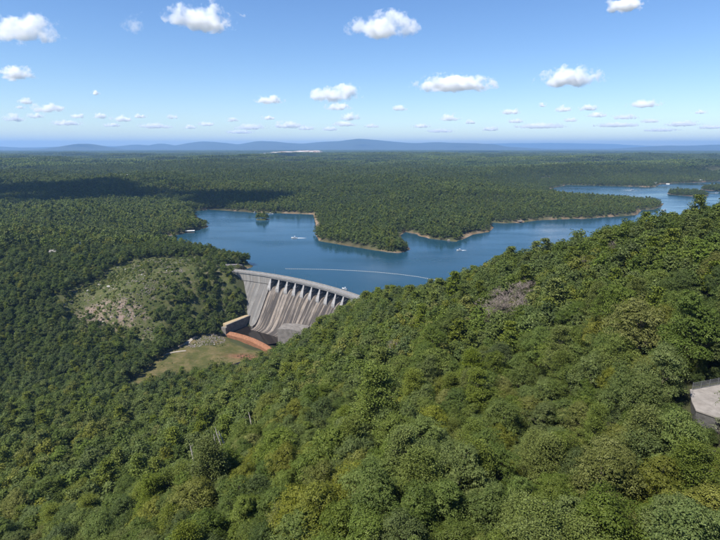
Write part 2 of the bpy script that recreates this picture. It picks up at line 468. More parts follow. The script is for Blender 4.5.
# pale earthworks on a low rise far beyond the lake
QX0, QX1, QY = P(263, 156.5, 25)[0], P(320, 156.5, 25)[0], 7400.0
def quarry(x, y):
    u = (x - QX0) / (QX1 - QX0)
    u = u + 0.03 * fbm(x / 120, y / 90, 55, 3); v = 0.25 + 0.75 * smooth(-0.6, -0.2, fbm(x / 230, y / 170, 56, 3))
    y = y + 120 * fbm(x / 200, y / 300, 57, 3)
    return v * smooth(-0.03, 0.05, u) * (1 - smooth(0.95, 1.03, u)) * smooth(QY - 260, QY - 60, y) * (1 - smooth(QY + 500, QY + 900, y))

def lake_d(x, y):
    wx = x + 13 * vnoise(x / 60, y / 60, 45) + 6 * vnoise(x / 26, y / 26, 41) + 2 * vnoise(x / 9, y / 9, 43)
    wy = y + 13 * vnoise(x / 60, y / 60, 46) + 6 * vnoise(x / 26, y / 26, 42) + 2 * vnoise(x / 9, y / 9, 44)
    near_dam = np.exp(-(((x + 80) / 120) ** 2 + ((y - 550) / 90) ** 2))
    wx = wx * (1 - near_dam) + x * near_dam; wy = wy * (1 - near_dam) + y * near_dam
    d = dist_poly(LAKE, wx, wy)
    d = np.where(inside(LAKE, wx, wy), -d, d)
    for (c, ax, ay) in ISLANDS:
        e = np.hypot((wx - c[0]) / ax, (wy - c[1]) / ay)
        d = np.maximum(d, (1 - e) * min(ax, ay))
    return d
def H_full(x, y):
    x = np.asarray(x, float); y = np.asarray(y, float)
    d = np.full(x.shape, 400.0)
    r = np.hypot(x, y)
    m = (r < 4200) & (y > 250)
    if m.any(): d[m] = lake_d(x[m], y[m])
    far = far_land(x, y)
    shore = np.where(d > 0, np.where(d < 14, -1.2 + d * 0.38, 4.1 + (d - 14) * 0.06), -1.2 + d * 0.4)
    far = np.where(d < 380, np.minimum(far, shore + smooth(180, 380, d) * 40), far)
    near = rbf(x, y) + 0.6 * vnoise(x / 9, y / 9, 77) + 1.3 * vnoise(x / 31, y / 31, 78)
    near = np.where(d < 0, np.minimum(near, -1.2 + d * 0.4), near)
    dam_zone = (np.abs(x + 80) < 130) & (y < 640) & (y > 440)
    near = np.where((d >= 0) & (d < 20) & (y > 440) & ~dam_zone, np.minimum(np.maximum(near, -1.2 + d * 0.2), -1.2 + d * 0.45 + 0 * near), near)
    yb = np.where(x > -100, 625.0, 740.0)
    w = smooth(0, 130, y - yb)
    w = np.maximum(w, smooth(1000, 1400, np.hypot(x, y)))
    w = np.maximum(w, smooth(600, 900, np.abs(x)) * smooth(200, 420, y))
    w = np.where((x > 400) & (y < 430), np.maximum(smooth(950, 1300, r), 0), w)
    h = near * (1 - w) + far * w
    h = np.maximum(h, -60)
    h = h + 11.0 * np.exp(-((x - KNOLL[0]) / 48) ** 2 - ((y - KNOLL[1]) / 48) ** 2)
    for (c, ax, ay) in ISLANDS:
        e = np.hypot((x - c[0]) / ax, (y - c[1]) / ay)
        h = np.where(e < 1, np.maximum(h, np.minimum((1 - e) * 9 - 0.8, 3.5)), h)
    q = quarry(x, y)
    h = h + smooth(0.0, 0.4, q) * 48 * smooth(QY - 150, QY + 350, y)
    return h, d
def H(x, y): return H_full(np.atleast_1d(x), np.atleast_1d(y))[0]
def ground_at(px, py, t0=60, t1=6000):
    """first terrain point along the pixel's ray"""
    t = np.geomspace(t0, t1, 900)
    p = ray(px, py)[None] * t[:, None] + np.array([0, 0, CAM_H])
    g = H(p[:, 0], p[:, 1]) - p[:, 2]
    i = int(np.argmax(g > 0))
    if not (g > 0).any(): i = len(t) - 1
    return np.array([p[i, 0], p[i, 1], float(H(p[i, 0], p[i, 1])[0])])
GP = lambda *pts: np.array([ground_at(*p)[:2] for p in pts])
CLEARING = GP((60, 302), (75, 291), (120, 267), (150, 259), (175, 259), (200, 257), (206, 265), (190, 276), (176, 290), (166, 305), (156, 320),
              (160, 338), (150, 350), (120, 332), (92, 324), (70, 332))
GRASS = np.array([P(x, y, z)[:2] for x, y, z in ((112, 404, -44), (128, 388, -44), (150, 366, -43), (168, 352, -41), (195, 338, -39), (222, 329, -36), (228, 340, -43), (245, 347, -44),
                                                   (270, 352, -44), (262, 364, -45), (244, 371, -45), (218, 378, -45), (178, 387, -45), (138, 402, -45))])
BASIN = np.array([P(256, 316, -42)[:2], P(224, 332, -42)[:2], P(232, 342, -42)[:2], P(262, 352, -42)[:2], P(285, 352, -42)[:2], P(305, 338, -42)[:2], crest(170, 25), crest(120, 5), crest(62, 5)])
FLANKG = GP((206, 256), (232, 270), (236, 290), (228, 310), (205, 325), (170, 338), (160, 318), (176, 290), (192, 274))
BARE = GP((78, 326), (82, 312), (100, 305), (128, 307), (142, 312), (140, 322), (112, 328), (100, 334))

# terrain mesh: rings round the viewpoint's hill, finer where detail is seen
def build_terrain():
    r = [12.0]
    while r[-1] < 48500:
        a = r[-1]
        r.append(a * 1.017 if a < 350 else (a + 3.4 if a < 800 else a * 1.0145))
    r = np.array(r)
    th = np.concatenate([np.linspace(-180, -46, 34, endpoint=False), np.linspace(-46, 46, 440, endpoint=False), np.linspace(46, 180, 34, endpoint=False)])
    th = np.radians(th)
    n, k = len(r), len(th)
    X = (r[:, None] * np.sin(th)[None]).ravel(); Y = (r[:, None] * np.cos(th)[None]).ravel()
    Z = np.empty_like(X); D = np.empty_like(X)
    for i in range(0, len(X), 40000):
        Z[i:i + 40000], D[i:i + 40000] = H_full(X[i:i + 40000], Y[i:i + 40000])
    V = np.stack([X, Y, Z], 1)
    V = np.vstack([V, [[0, 0, float(H(0.0, 0.0)[0])]]])
    idx = np.arange(n * k).reshape(n, k)
    a = idx[:-1]; b = idx[1:]
    a2 = np.roll(a, -1, 1); b2 = np.roll(b, -1, 1)
    quads = np.stack([a, a2, b2, b], -1).reshape(-1, 4)[:, ::-1]
    me = bpy.data.meshes.new("ground")
    fan = np.stack([idx[0], np.roll(idx[0], -1), np.full(k, n * k)], 1)[:, ::-1]
    nl = quads.size + fan.size
    me.vertices.add(len(V)); me.vertices.foreach_set("co", V.astype(np.float32).ravel())
    me.loops.add(nl); me.loops.foreach_set("vertex_index", np.concatenate([quads.ravel(), fan.ravel()]).astype(np.int32))
    me.polygons.add(len(quads) + len(fan))
    ls = np.concatenate([np.arange(0, quads.size, 4), quads.size + np.arange(0, fan.size, 3)]).astype(np.int32)
    lt = np.concatenate([np.full(len(quads), 4), np.full(len(fan), 3)]).astype(np.int32)
    me.polygons.foreach_set("loop_start", ls); me.polygons.foreach_set("loop_total", lt)
    me.update(calc_edges=True)
    me.polygons.foreach_set("use_smooth", np.ones(len(lt), bool))
    X, Y = V[:, 0], V[:, 1]; D = np.append(D, 400)
    g = np.maximum(inside(GRASS, X, Y), 0) * 1.0
    c = inside(CLEARING, X, Y) * 1.0
    cd = dist_poly(CLEARING, X, Y); c = np.maximum(c, 1 - smooth(0, 16, cd)); c = np.maximum(c, inside(FLANKG, X, Y) * 0.7)
    gd = dist_poly(GRASS, X, Y); g = np.maximum(g, 1 - smooth(0, 5, gd))
    be = inside(BARE, X, Y) * 1.0; be = np.maximum(be, 1 - smooth(0, 8, dist_poly(BARE, X, Y)))
    near_dam = (np.abs(X + 110) < 90) & (Y < 640) & (Y > 440)
    sand = (1 - smooth(0.5, 1.9, V[:, 2])) * (V[:, 2] > -3) * (D < 20) * (Y > 560) * (~near_dam | (Y > 615)) * (0.25 + 0.75 * smooth(-0.2, 0.2, fbm(X / 45, Y / 45, 88, 2)))
    mud = np.exp(-((X - P(243, 356, -45)[0]) / 15) ** 2 - ((Y - P(243, 356, -45)[1]) / 6) ** 2)
    for nm, arr in (("grass", g), ("clearing", c), ("bare", be), ("sand", sand), ("quarry", quarry(X, Y)), ("mud", mud)):
        at = me.attributes.new(nm, 'FLOAT', 'POINT'); at.data.foreach_set("value", arr.astype(np.float32))
    m, nt, b = new_mat("ground_cover")
    wp = worldpos(nt)
    c0 = ramp(nt, noise(nt, 0.02, 6, wp), [(0.3, (0.028, 0.028, 0.014)), (0.5, (0.042, 0.046, 0.020)), (0.75, (0.055, 0.066, 0.026))])
    gr = ramp(nt, noise(nt, 0.07, 8, wp, 0.75), [(0.32, (0.042, 0.052, 0.014)), (0.47, (0.070, 0.070, 0.022)), (0.60, (0.125, 0.100, 0.046))])
    cl_g = ramp(nt, noise(nt, 0.12, 6, wp, 0.7), [(0.3, (0.036, 0.048, 0.014)), (0.5, (0.060, 0.070, 0.022)), (0.72, (0.100, 0.092, 0.042))])
    rk = ramp(nt, noise(nt, 0.5, 5, wp, 0.7), [(0.3, (0.10, 0.075, 0.06)), (0.7, (0.25, 0.20, 0.17))])
    cl = mixc(nt, ramp(nt, noise(nt, 0.16, 6, wp, 0.75), [(0.56, (0, 0, 0)), (0.64, (0.7,) * 3)]), cl_g, rk)
    col = mixc(nt, attr(nt, "clearing").outputs["Fac"], c0, cl)
    col = mixc(nt, attr(nt, "grass").outputs["Fac"], col, gr)
    bm_ = N(nt, "ShaderNodeMath", operation='MULTIPLY'); nt.links.new(attr(nt, "bare").outputs["Fac"], bm_.inputs[0])
    nt.links.new(ramp(nt, noise(nt, 0.14, 6, wp, 0.7), [(0.46, (0, 0, 0)), (0.56, (0.85, 0.85, 0.85))]), bm_.inputs[1])
    col = mixc(nt, bm_.outputs[0], col, ramp(nt, noise(nt, 0.6, 5, wp), [(0.3, (0.14, 0.10, 0.08)), (0.7, (0.26, 0.195, 0.165))]))
    col = mixc(nt, attr(nt, "mud").outputs["Fac"], col, ramp(nt, noise(nt, 0.3, 4, wp), [(0.35, (0.09, 0.045, 0.03)), (0.65, (0.22, 0.10, 0.06))]))
    sd = ramp(nt, noise(nt, 0.05, 5, wp), [(0.3, (0.10, 0.068, 0.04)), (0.5, (0.18, 0.125, 0.08)), (0.7, (0.25, 0.205, 0.155))])
    col = mixc(nt, attr(nt, "sand").outputs["Fac"], col, sd)
    qc = ramp(nt, noise(nt, 0.011, 5, wp), [(0.38, (0.20, 0.13, 0.09)), (0.5, (0.34, 0.29, 0.25)), (0.62, (0.46, 0.43, 0.39))])
    col = mixc(nt, attr(nt, "quarry").outputs["Fac"], col, qc)
    nt.links.new(col, b.inputs["Base Color"])
    b.inputs["Roughness"].default_value = 0.95; b.inputs["Specular IOR Level"].default_value = 0.15
    bump(nt, b, noise(nt, 0.35, 5, wp, 0.7), 0.6, 0.8)
    o = link("ground", me, m)
    tag(o, "rolling wooded ground around the lake and dam", kind="structure")
build_terrain()

# lake water sheet, following the shore a little inside the land
me = mesh_np("lake", [(p[0], p[1], 0) for p in LAKE], [tuple(range(len(LAKE)))])
bm = bmesh.new(); bm.from_mesh(me)
bmesh.ops.triangulate(bm, faces=bm.faces[:])
bmesh.ops.recalc_face_normals(bm, faces=bm.faces)
for f in bm.faces:
    if f.normal.z < 0: f.normal_flip()
bm.to_mesh(me); bm.free()
tag(link("lake", me, M['water']), "blue lake water behind the dam with wooded shores", kind="structure")
WB = [P(258, 314, -43.4), P(222, 330, -43.4)] + [P(a, b, -41.4) for a, b in ((228, 331.5), (237, 333.2), (246, 335.6), (255, 338.8), (264, 343.2), (271, 347.2), (277, 350.5))] + [P(292, 350, -43.4), P(310, 338, -43.4), (*crest(175, 30), 0), (*crest(120, 22), 0), (*crest(62, 24), 0)]
tag(link("basin_water", mesh_np("basin_water", [(p[0], p[1], -43.4) for p in WB], [tuple(range(len(WB)))]), M['basin_water']), "dark still water in the basin below the spillway", kind="structure")
RV = [P(258, 360, -45.2), P(244, 360.5, -45.2), P(230, 365, -45.2), P(205, 374, -45.2), P(180, 386, -45.2), P(150, 400, -45.2), P(170, 410, -45.2), P(215, 386, -45.2), P(255, 368, -45.2)]
tag(link("river", mesh_np("river", [(p[0], p[1], -45.2) for p in RV], [tuple(range(len(RV)))]), M['basin_water']), "narrow dark river leaving the dam basin", kind="structure")

# ------------------------------------------------------------------ the dam
def sweep(name, prof, s0, s1, ns, mat, parent, inset=0.0):
    """closed profile [(off, z)] swept along the dam axis; UV = metres along / metres round the profile"""
    k = len(prof)
    arc = np.concatenate([[0], np.cumsum([math.hypot(prof[i + 1][0] - prof[i][0], prof[i + 1][1] - prof[i][1]) for i in range(k - 1)])])
    V, UV, Fc = [], [], []
    for s in np.linspace(s0 + inset, s1 - inset, ns + 1):
        for i, (o, z) in enumerate(prof):
            p = crest(s, o); V.append((p[0], p[1], z)); UV.append((s, arc[i]))
    for a in range(ns):
        for i in range(k):
            j = (i + 1) % k
            Fc.append((a * k + i, a * k + j, (a + 1) * k + j, (a + 1) * k + i))
    Fc.append(tuple(range(k - 1, -1, -1))); Fc.append(tuple(ns * k + i for i in range(k)))
    me = mesh_np(name, V, Fc, UV)
    bm = bmesh.new(); bm.from_mesh(me); bmesh.ops.recalc_face_normals(bm, faces=bm.faces); bm.to_mesh(me); bm.free()
    return link(name, me, mat, parent)

dam = thing("dam", "curved concrete gravity dam with a gated spillway between wooded hills", "dam")
SP0, SP1, NB = 62.0, 192.0, 10
bay = (SP1 - SP0) / NB
# left non-overflow section: blocks with joints, a pale vertical cap above a sloping face
edges = [-14, 2, 16, 31, 46, SP0 - 1.2]
for i in range(len(edges) - 1):
    body = sweep("monolith", [(2.6, 1.0), (9, -8), (16, -18), (24, -29.5), (34, -44), (34, -52), (-6, -52), (-6, 1.0)], edges[i], edges[i + 1], 3, M['concrete'], dam, 0.12)
    sweep("cap", [(3.6, 9.9), (3.6, 1.1), (-6.3, 1.1), (-6.3, 9.9)], edges[i], edges[i + 1], 3, M['concrete_pale'], body, 0.10)
OGEE = [(-4.5, -2.2), (-2, -1.0), (0.5, -0.9), (3, -1.7), (6, -4.0), (9, -7.6), (13, -13.4), (18, -21), (23, -28.6), (27, -34.6), (30.5, -39), (34.5, -42), (39, -43.2), (46, -43.6), (46, -52), (-4.5, -52)]
for i in range(NB):
    sweep("spillway_bay", OGEE, SP0 + i * bay, SP0 + (i + 1) * bay, 4, M['spillway'], dam, 0.10)
# side walls of the chute
for s in (SP0 - 1.15, SP1 + 0.05):
    pr = [(o, z + 2.6) for o, z in OGEE[3:13]]
    pr = pr + [(39, -52), (3, -52)]
    sweep("chute_wall", pr, s, s + 1.1, 1, M['wallc'], dam)
# piers: tapering wedge noses, wide at the foot
for i in range(NB + 1):
    s = SP0 + i * bay
    V = []
    def pv(ds, off, z):
        p = crest(s, off); h = heading(s)
        V.append((p[0] + math.cos(h) * ds, p[1] + math.sin(h) * ds, z))
    prof = [(-6.5, -8, 1.3), (-6.5, 8.55, 1.3), (3.6, 8.55, 0.8), (4.6, 5.6, 1.2), (6.2, 1.8, 1.7), (7.6, -1.6, 2.4), (8.0, -4.6, 2.6), (7.2, -8.6, 2.5), (3.0, -8.5, 1.6)]
    for sd in (-1, 1):
        for (o, z, w) in prof: pv(sd * w, o, z)
    k = len(prof)
    Fc = [tuple(range(k)), tuple(range(2 * k - 1, k - 1, -1))] + [(a, k + a, k + (a + 1) % k, (a + 1) % k) for a in range(k)]
    mb = MB(); mb.v = V; mb.f = Fc
    mb.build("pier", M['pier'], dam)
# radial gates, each with two arms
for i in range(NB):
    s0, s1 = SP0 + i * bay + 1.5, SP0 + (i + 1) * bay - 1.5
    pr = [(-1.4 - 1.6 * math.sin(t), -0.9 + 8.6 * t / 1.5) for t in np.linspace(0, 1.5, 7)]
    pr = pr + [(o + 0.35, z) for o, z in pr[::-1]]
    g = sweep("gate", pr, s0, s1, 3, M['gate'], dam)
    for ss in (s0 + 0.8, s1 - 0.8):
        a = crest(ss, -1.6); c = crest(ss, 6.5)
        MB().tube((*a, 1.5), (*c, 3.2), 0.3).tube((*a, 5.8), (*c, 3.3), 0.3).build("gate_arm", M['gate'], g)
    m_ = 0.5 * (s0 + s1)
    w = crest(m_, -0.2)
    MB().box(-1.1, 1.1, -0.8, 0.8, 0, 1.15, Matrix.Translation((w[0], w[1], 7.2)) @ Matrix.Rotation(heading(m_), 4, 'Z')).build("hoist", M['steel'], g)
# bridge deck on girders, with parapets
deck = sweep("bridge_deck", [(4.3, DECK), (4.3, 9.92), (-4.4, 9.92), (-4.4, DECK)], -20, DAM_L, 46, M['deck'], dam)
for o0, o1 in ((3.9, 4.25), (-4.35, -4.0)):
    sweep("parapet", [(o0, DECK + 1.15), (o1, DECK + 1.15), (o1, DECK + 0.003), (o0, DECK + 0.003)], -20, DAM_L, 46, M['concrete_pale'], deck)
for o in (3.2, -0.6, -4.4):
    sweep("girder", [(o, 9.91), (o + 0.7, 9.91), (o + 0.7, 8.56), (o, 8.56)], SP0 - 1, SP1 + 1, 30, M['deck'], deck)
for s in np.arange(-10, DAM_L - 4, 24.0):
    a = crest(s, -4.18)
    MB().tube((*a, DECK + 1.1), (*a, DECK + 7), 0.09, 0.06).tube((*a, DECK + 7), (*crest(s, -3.9), DECK + 7.2), 0.06, 0.05).build("lamp_post", M['steel'], deck)
# right non-overflow end with stepped blocks running into the hillside
for a, b_ in ((SP1 + 1.3, 204), (204, 218), (218, DAM_L)):
    body = sweep("monolith", [(3.0, 4.0), (9, -5), (20, -20), (30, -44), (30, -52), (-6, -52), (-6, 4.0)], a, b_, 3, M['concrete'], dam, 0.12)
    sweep("cap", [(4.0, 9.9), (4.0, 4.1), (-6.3, 4.1), (-6.3, 9.9)], a, b_, 3, M['concrete_pale'], body, 0.10)
# basin: left training wall with gravel top, rust coloured curved end sill
A_, B_ = P(257.5, 312.5, -33), P(226.5, 325.2, -33)
dv = (B_ - A_)[:2]; dv /= np.linalg.norm(dv); nv = np.array([-dv[1], dv[0]])     # nv points towards the basin
if nv[0] < 0: nv = -nv
A2 = A_[:2] - dv * 4; B2 = B_[:2]
tw = MB()
tw.prism([tuple(A2), tuple(B2), tuple(B2 - nv * 1.6), tuple(A2 - nv * 1.6)], -52, -33)
tw = tw.build("training_wall", M['wallc'], dam)
B3 = B2 - nv * 1.62
MB().prism([tuple(A2 - nv * 1.62), tuple(B3), tuple(B3 - nv * 7.0 - dv * 3), tuple(A2 - nv * 6.0 + dv * 6)], -52, -33.3).build("gravel_top", M['gravel'], tw)
B4 = B2 + dv * 0.02
MB().prism([tuple(B4 + nv * 0.4), tuple(B4 + dv * 2.2 + nv * 0.4), tuple(B4 + dv * 2.2 - nv * 6), tuple(B4 - nv * 6)], -52, -35.5).build("end_wall", M['wallc'], tw)
def arc_strip(pts, wid_up, wid_dn, ztop, zbot, name, mat, parent):
    pts = np.array(pts); V, Fc = [], []
    for i in range(len(pts)):
        t = pts[min(i + 1, len(pts) - 1)] - pts[max(i - 1, 0)]; t = t / np.linalg.norm(t)
        nn = np.array([-t[1], t[0]])
        if nn[1] < 0: nn = -nn
        ring = [(wid_up, zbot), (wid_up, ztop - 0.4), (wid_up * 0.6, ztop), (-wid_dn * 0.2, ztop - 0.2), (-wid_dn * 0.6, ztop - 1.0), (-wid_dn, ztop - 2.2), (-wid_dn, zbot)]
        for o, z in ring: q = pts[i] + nn * o; V.append((q[0], q[1], z))
    k = 7
    for i in range(len(pts) - 1):
        for a in range(k):
            b_ = (a + 1) % k
            Fc.append((i * k + a, i * k + b_, (i + 1) * k + b_, (i + 1) * k + a))
    Fc.append(tuple(range(k))); Fc.append(tuple((len(pts) - 1) * k + i for i in range(k)))
    mb = MB(); mb.v = V; mb.f = Fc
    return mb.build(name, mat, parent)
sp = [P(*q, -41.4)[:2] for q in ((227.5, 331.5), (236, 333.2), (245, 335.6), (254, 338.8), (263, 343.2), (270, 347.2), (276, 350.5))]
sill = arc_strip(sp, 1.4, 4.2, -41.3, -52, "end_sill", M['sill'], dam)
lo = [P(*q, -44.6)[:2] for q in ((240, 346), (250, 350), (260, 352.5), (268, 354))]

# powerhouse end block beside the basin
ph = thing("powerhouse", "blocky pale concrete powerhouse end with shallow gable beside the basin", "building")
c0, c1, c2, c3 = P(277.4, 329.0, -25)[:2], P(303, 332, -25)[:2], P(310, 326, -25)[:2], P(284, 323.5, -25)[:2]
MB().prism([tuple(c0), tuple(c1), tuple(c2), tuple(c3)], -52, [-25.0, -25.0, -25.0, -25.0]).build("wall", M['wallc'], ph)
pe0, pe1 = (c0 + c1) / 2, (c2 + c3) / 2
mb = MB()
for q, z in ((c0, -24.95), (c1, -24.95), (c2, -24.95), (c3, -24.95)): mb.v.append((*q, z))
mb.v += [(*pe0, -23.6), (*pe1, -23.6)]
mb.f = [(0, 4, 5, 3), (1, 2, 5, 4), (0, 1, 4), (2, 3, 5), (3, 2, 1, 0)]
mb.build("roof", M['wallc'], ph)

# ------------------------------------------------------------------ roads and tracks
def ribbon(name, pts, wid, mat, label, lift=0.25, thick=0.0):
    pts = np.array(pts, float)[:, :2]
    t = np.linspace(0, len(pts) - 1, (len(pts) - 1) * 8 + 1)
    xs = np.interp(t, range(len(pts)), pts[:, 0]); ys = np.interp(t, range(len(pts)), pts[:, 1])
    V, Fc = [], []
    for i in range(len(t)):
        a, b_ = max(i - 1, 0), min(i + 1, len(t) - 1)
        d = np.array([xs[b_] - xs[a], ys[b_] - ys[a]]); d /= np.linalg.norm(d) + 1e-9
        nn = np.array([-d[1], d[0]])
        ww = wid if np.isscalar(wid) else np.interp(t[i], range(len(wid)), wid)
        for o in (-1, -0.33, 0.33, 1):
            q = np.array([xs[i], ys[i]]) + nn * o * ww / 2
            V.append((q[0], q[1], float(H(q[0], q[1])[0]) + lift))
    for i in range(len(t) - 1):
        for k in range(3):
            Fc.append((i * 4 + k, i * 4 + k + 1, (i + 1) * 4 + k + 1, (i + 1) * 4 + k))
    o = link(name, mesh_np(name, V, Fc), mat)
    return tag(o, label, kind="structure")
def road_z(): pass
d0 = crest(-16, 0)
ribbon("road", [crest(-14, 0), P(236, 264.5, 10)[:2], P(246, 265, 10)[:2], P(254, 262, 10)[:2], P(257, 259.5, 10)[:2]], [9, 11, 13, 12, 9], M['asphalt'], "pale road pad beside the left end of the dam", 0.6)
ribbon("track", [P(140, 362, -43)[:2], P(163, 352, -41)[:2], P(180, 345, -40)[:2], P(196, 337, -39)[:2]], [3, 4.5, 4.5, 3], M['track'], "pale gravel track across the grassy bank", 0.3)
ribbon("path", [P(163, 356, -42.5)[:2], P(172, 353, -42)[:2], P(186, 351.5, -42)[:2]], 2.6, M['track'], "short gravel path on the grass below the dam", 0.3)

# ------------------------------------------------------------------ overlook terrace with chain-link fence
T0 = P(690.5, 389.5, TZ)[:2]; T1 = P(692.3, 401, TZ)[:2]; T2 = P(696.5, 409.8, TZ)[:2]; T3 = P(722, 418.5, TZ)[:2]; T4 = P(840, 430, TZ)[:2]; T5 = P(840, 361, TZ)[:2]
TPOLY = np.array([T0, T1, T2, T3, T4, T5])
terr = thing("overlook_terrace", "pale concrete overlook terrace on a dark retaining wall among the trees", "terrace")
MB().prism([tuple(p) for p in TPOLY[::1]], TZ - 3.5, TZ - 0.28).build("retaining_wall", M['wall_stone'], terr)
cen = TPOLY.mean(0)
# slab bays cut by joints
bm = bmesh.new()
fv = [bm.verts.new((p[0], p[1], TZ - 0.14)) for p in (cen + (TPOLY - cen) * 1.012)]
bm.faces.new(fv)
e1 = (T5 - T0) / np.linalg.norm(T5 - T0); e2 = np.array([e1[1], -e1[0]])
for e in (e1, e2):
    for k in range(-2, 12):
        q = T0 + e * (k * 3.2 + 0.9)
        bmesh.ops.bisect_plane(bm, geom=bm.faces[:] + bm.edges[:] + bm.verts[:], plane_co=(q[0], q[1], 0), plane_no=(e[0], e[1], 0))
for f in list(bm.faces):
    c = f.calc_center_median(); vs = [c + (v.co - c) * 0.994 for v in f.verts]
    mb = MB(); mb.prism([(v.x, v.y) for v in vs], TZ - 0.27, TZ)
    mb.build("slab", M['terrace'], terr)
bm.free()
fence = thing("chain_link_fence", "grey chain-link fence with steel posts along the overlook terrace edge", "fence")
fo = T0 + e2 * 0.25
L_ = float(np.linalg.norm(T5 - T0))
FH = 1.55
xs = np.arange(0.15, L_, 2.35)
def FP(u, z): q = fo + e1 * u; return (q[0], q[1], TZ + z)
for u in xs:
    po = MB().tube(FP(u, 0.0), FP(u, FH + 0.08), 0.05, k=8).build("post", M['steel'], fence)
    MB().tube(FP(u, FH + 0.08), FP(u, FH + 0.15), 0.062, 0.02, k=8).build("post_cap", M['steel'], po)
for z in (FH, FH * 0.5, 0.08): MB().tube(FP(0.1, z), FP(xs[-1], z), 0.028, k=6).build("rail", M['steel'], fence)
for i in range(len(xs) - 1):
    mb = MB(); a, b_ = xs[i] + 0.06, xs[i + 1] - 0.06
    z0, z1 = 0.1, FH - 0.02
    for sgn in (1, -1):
        for c in np.arange(-2.0, 4.6, 0.11):
            u0, u1 = c, c + (z1 - z0)
            lo, hi = max(u0, 0), min(u1, b_ - a)
            if hi - lo < 0.02: continue
            za, zb = z0 + lo - u0, z0 + hi - u0
            if sgn < 0: za, zb = z1 + z0 - za, z1 + z0 - zb
            mb.tube(FP(a + lo, za), FP(a + hi, zb), 0.005, k=3)
    tag(mb.build("wire_mesh", M['wire'], fence), kind="stuff")

# ------------------------------------------------------------------ houses, docks, boats
def house(px, py, z, w, d, h, rz, roofmat, label, group=None, at=None):
    p = P(px, py, z) if at is None else at
    g = float(H(p[0], p[1])[0])
    t = thing("house", label, "house", (p[0], p[1], g - 0.4), rz, group)
    MB().box(-w / 2, w / 2, -d / 2, d / 2, 0, h).build("wall", M['siding'], t)
    mb = MB(); o = 0.7
    rh = d * 0.32
    mb.v = [(-w / 2 - o, -d / 2 - o, h - 0.2), (w / 2 + o, -d / 2 - o, h - 0.2), (w / 2 + o, d / 2 + o, h - 0.2), (-w / 2 - o, d / 2 + o, h - 0.2), (-w / 2 - o, 0, h + rh), (w / 2 + o, 0, h + rh),
            (-w / 2 - o, -d / 2 - o, h + 0.05), (w / 2 + o, -d / 2 - o, h + 0.05), (w / 2 + o, d / 2 + o, h + 0.05), (-w / 2 - o, d / 2 + o, h + 0.05)]
    mb.f = [(3, 2, 1, 0), (6, 7, 5, 4), (8, 9, 4, 5), (0, 1, 7, 6), (2, 3, 9, 8), (0, 6, 4, 9, 3), (1, 2, 8, 5, 7)]
    rf = mb.build("roof", roofmat, t)
    MB().box(w * 0.2, w * 0.2 + 0.8, 0.4, 1.2, h, h + rh + 1.0).build("chimney", M['wall_stone'], rf)
    for k in (-0.32, 0.0, 0.32):
        MB().box(k * w - 0.6, k * w + 0.6, -d / 2 - 0.06, -d / 2 - 0.003, 1.2 if k else 0.1, 2.4).build("window" if k else "door", M['dark_glass'], t)
    return t
house(81, 245.5, 24, 10, 8, 5.0, 0.4, M['roof_white'], "small house with a bright white roof among trees left of the rocky hill")
house(54, 256, 22, 7, 7, 8.0, 0.2, M['roof_grey'], "narrow pale house half hidden by trees left of the rocky hill")
FARH = [(104, 182.5, 40), (119, 182.5, 40), (126, 182.3, 40), (85, 162.5, 40), (232, 159, 40), (548, 153.5, 40), (67, 161, 40), (655, 184, 3), (668, 183.3, 3), (700, 181.2, 3), (612, 186.0, 3)]
for i, (px, py, z) in enumerate(FARH):
    p = P(px, py, z); D_ = p[1]
    if py < 170:
        k = 1.6; hz = 12
    else:
        k = 1.0; hz = 5
    lab = ("large white-roofed building standing in the cloud shadow beyond the lake" if 180 < py < 183 and px < 200 else
           "small white-roofed house on the far shore of the lake arm" if z == 3 else "distant white building rising out of the far forest")
    grp = "buildings in the cloud shadow" if 180 < py < 183 and px < 200 else ("houses on the far lake arm" if z == 3 else "distant buildings in the forest")
    house(px, py, z, 17 * k if py < 183 and z > 3 else 12, 11 * k if z > 3 else 8, hz + (8 if z > 3 else 0), 0.2 + 0.3 * i, M['roof_white'], lab, grp)

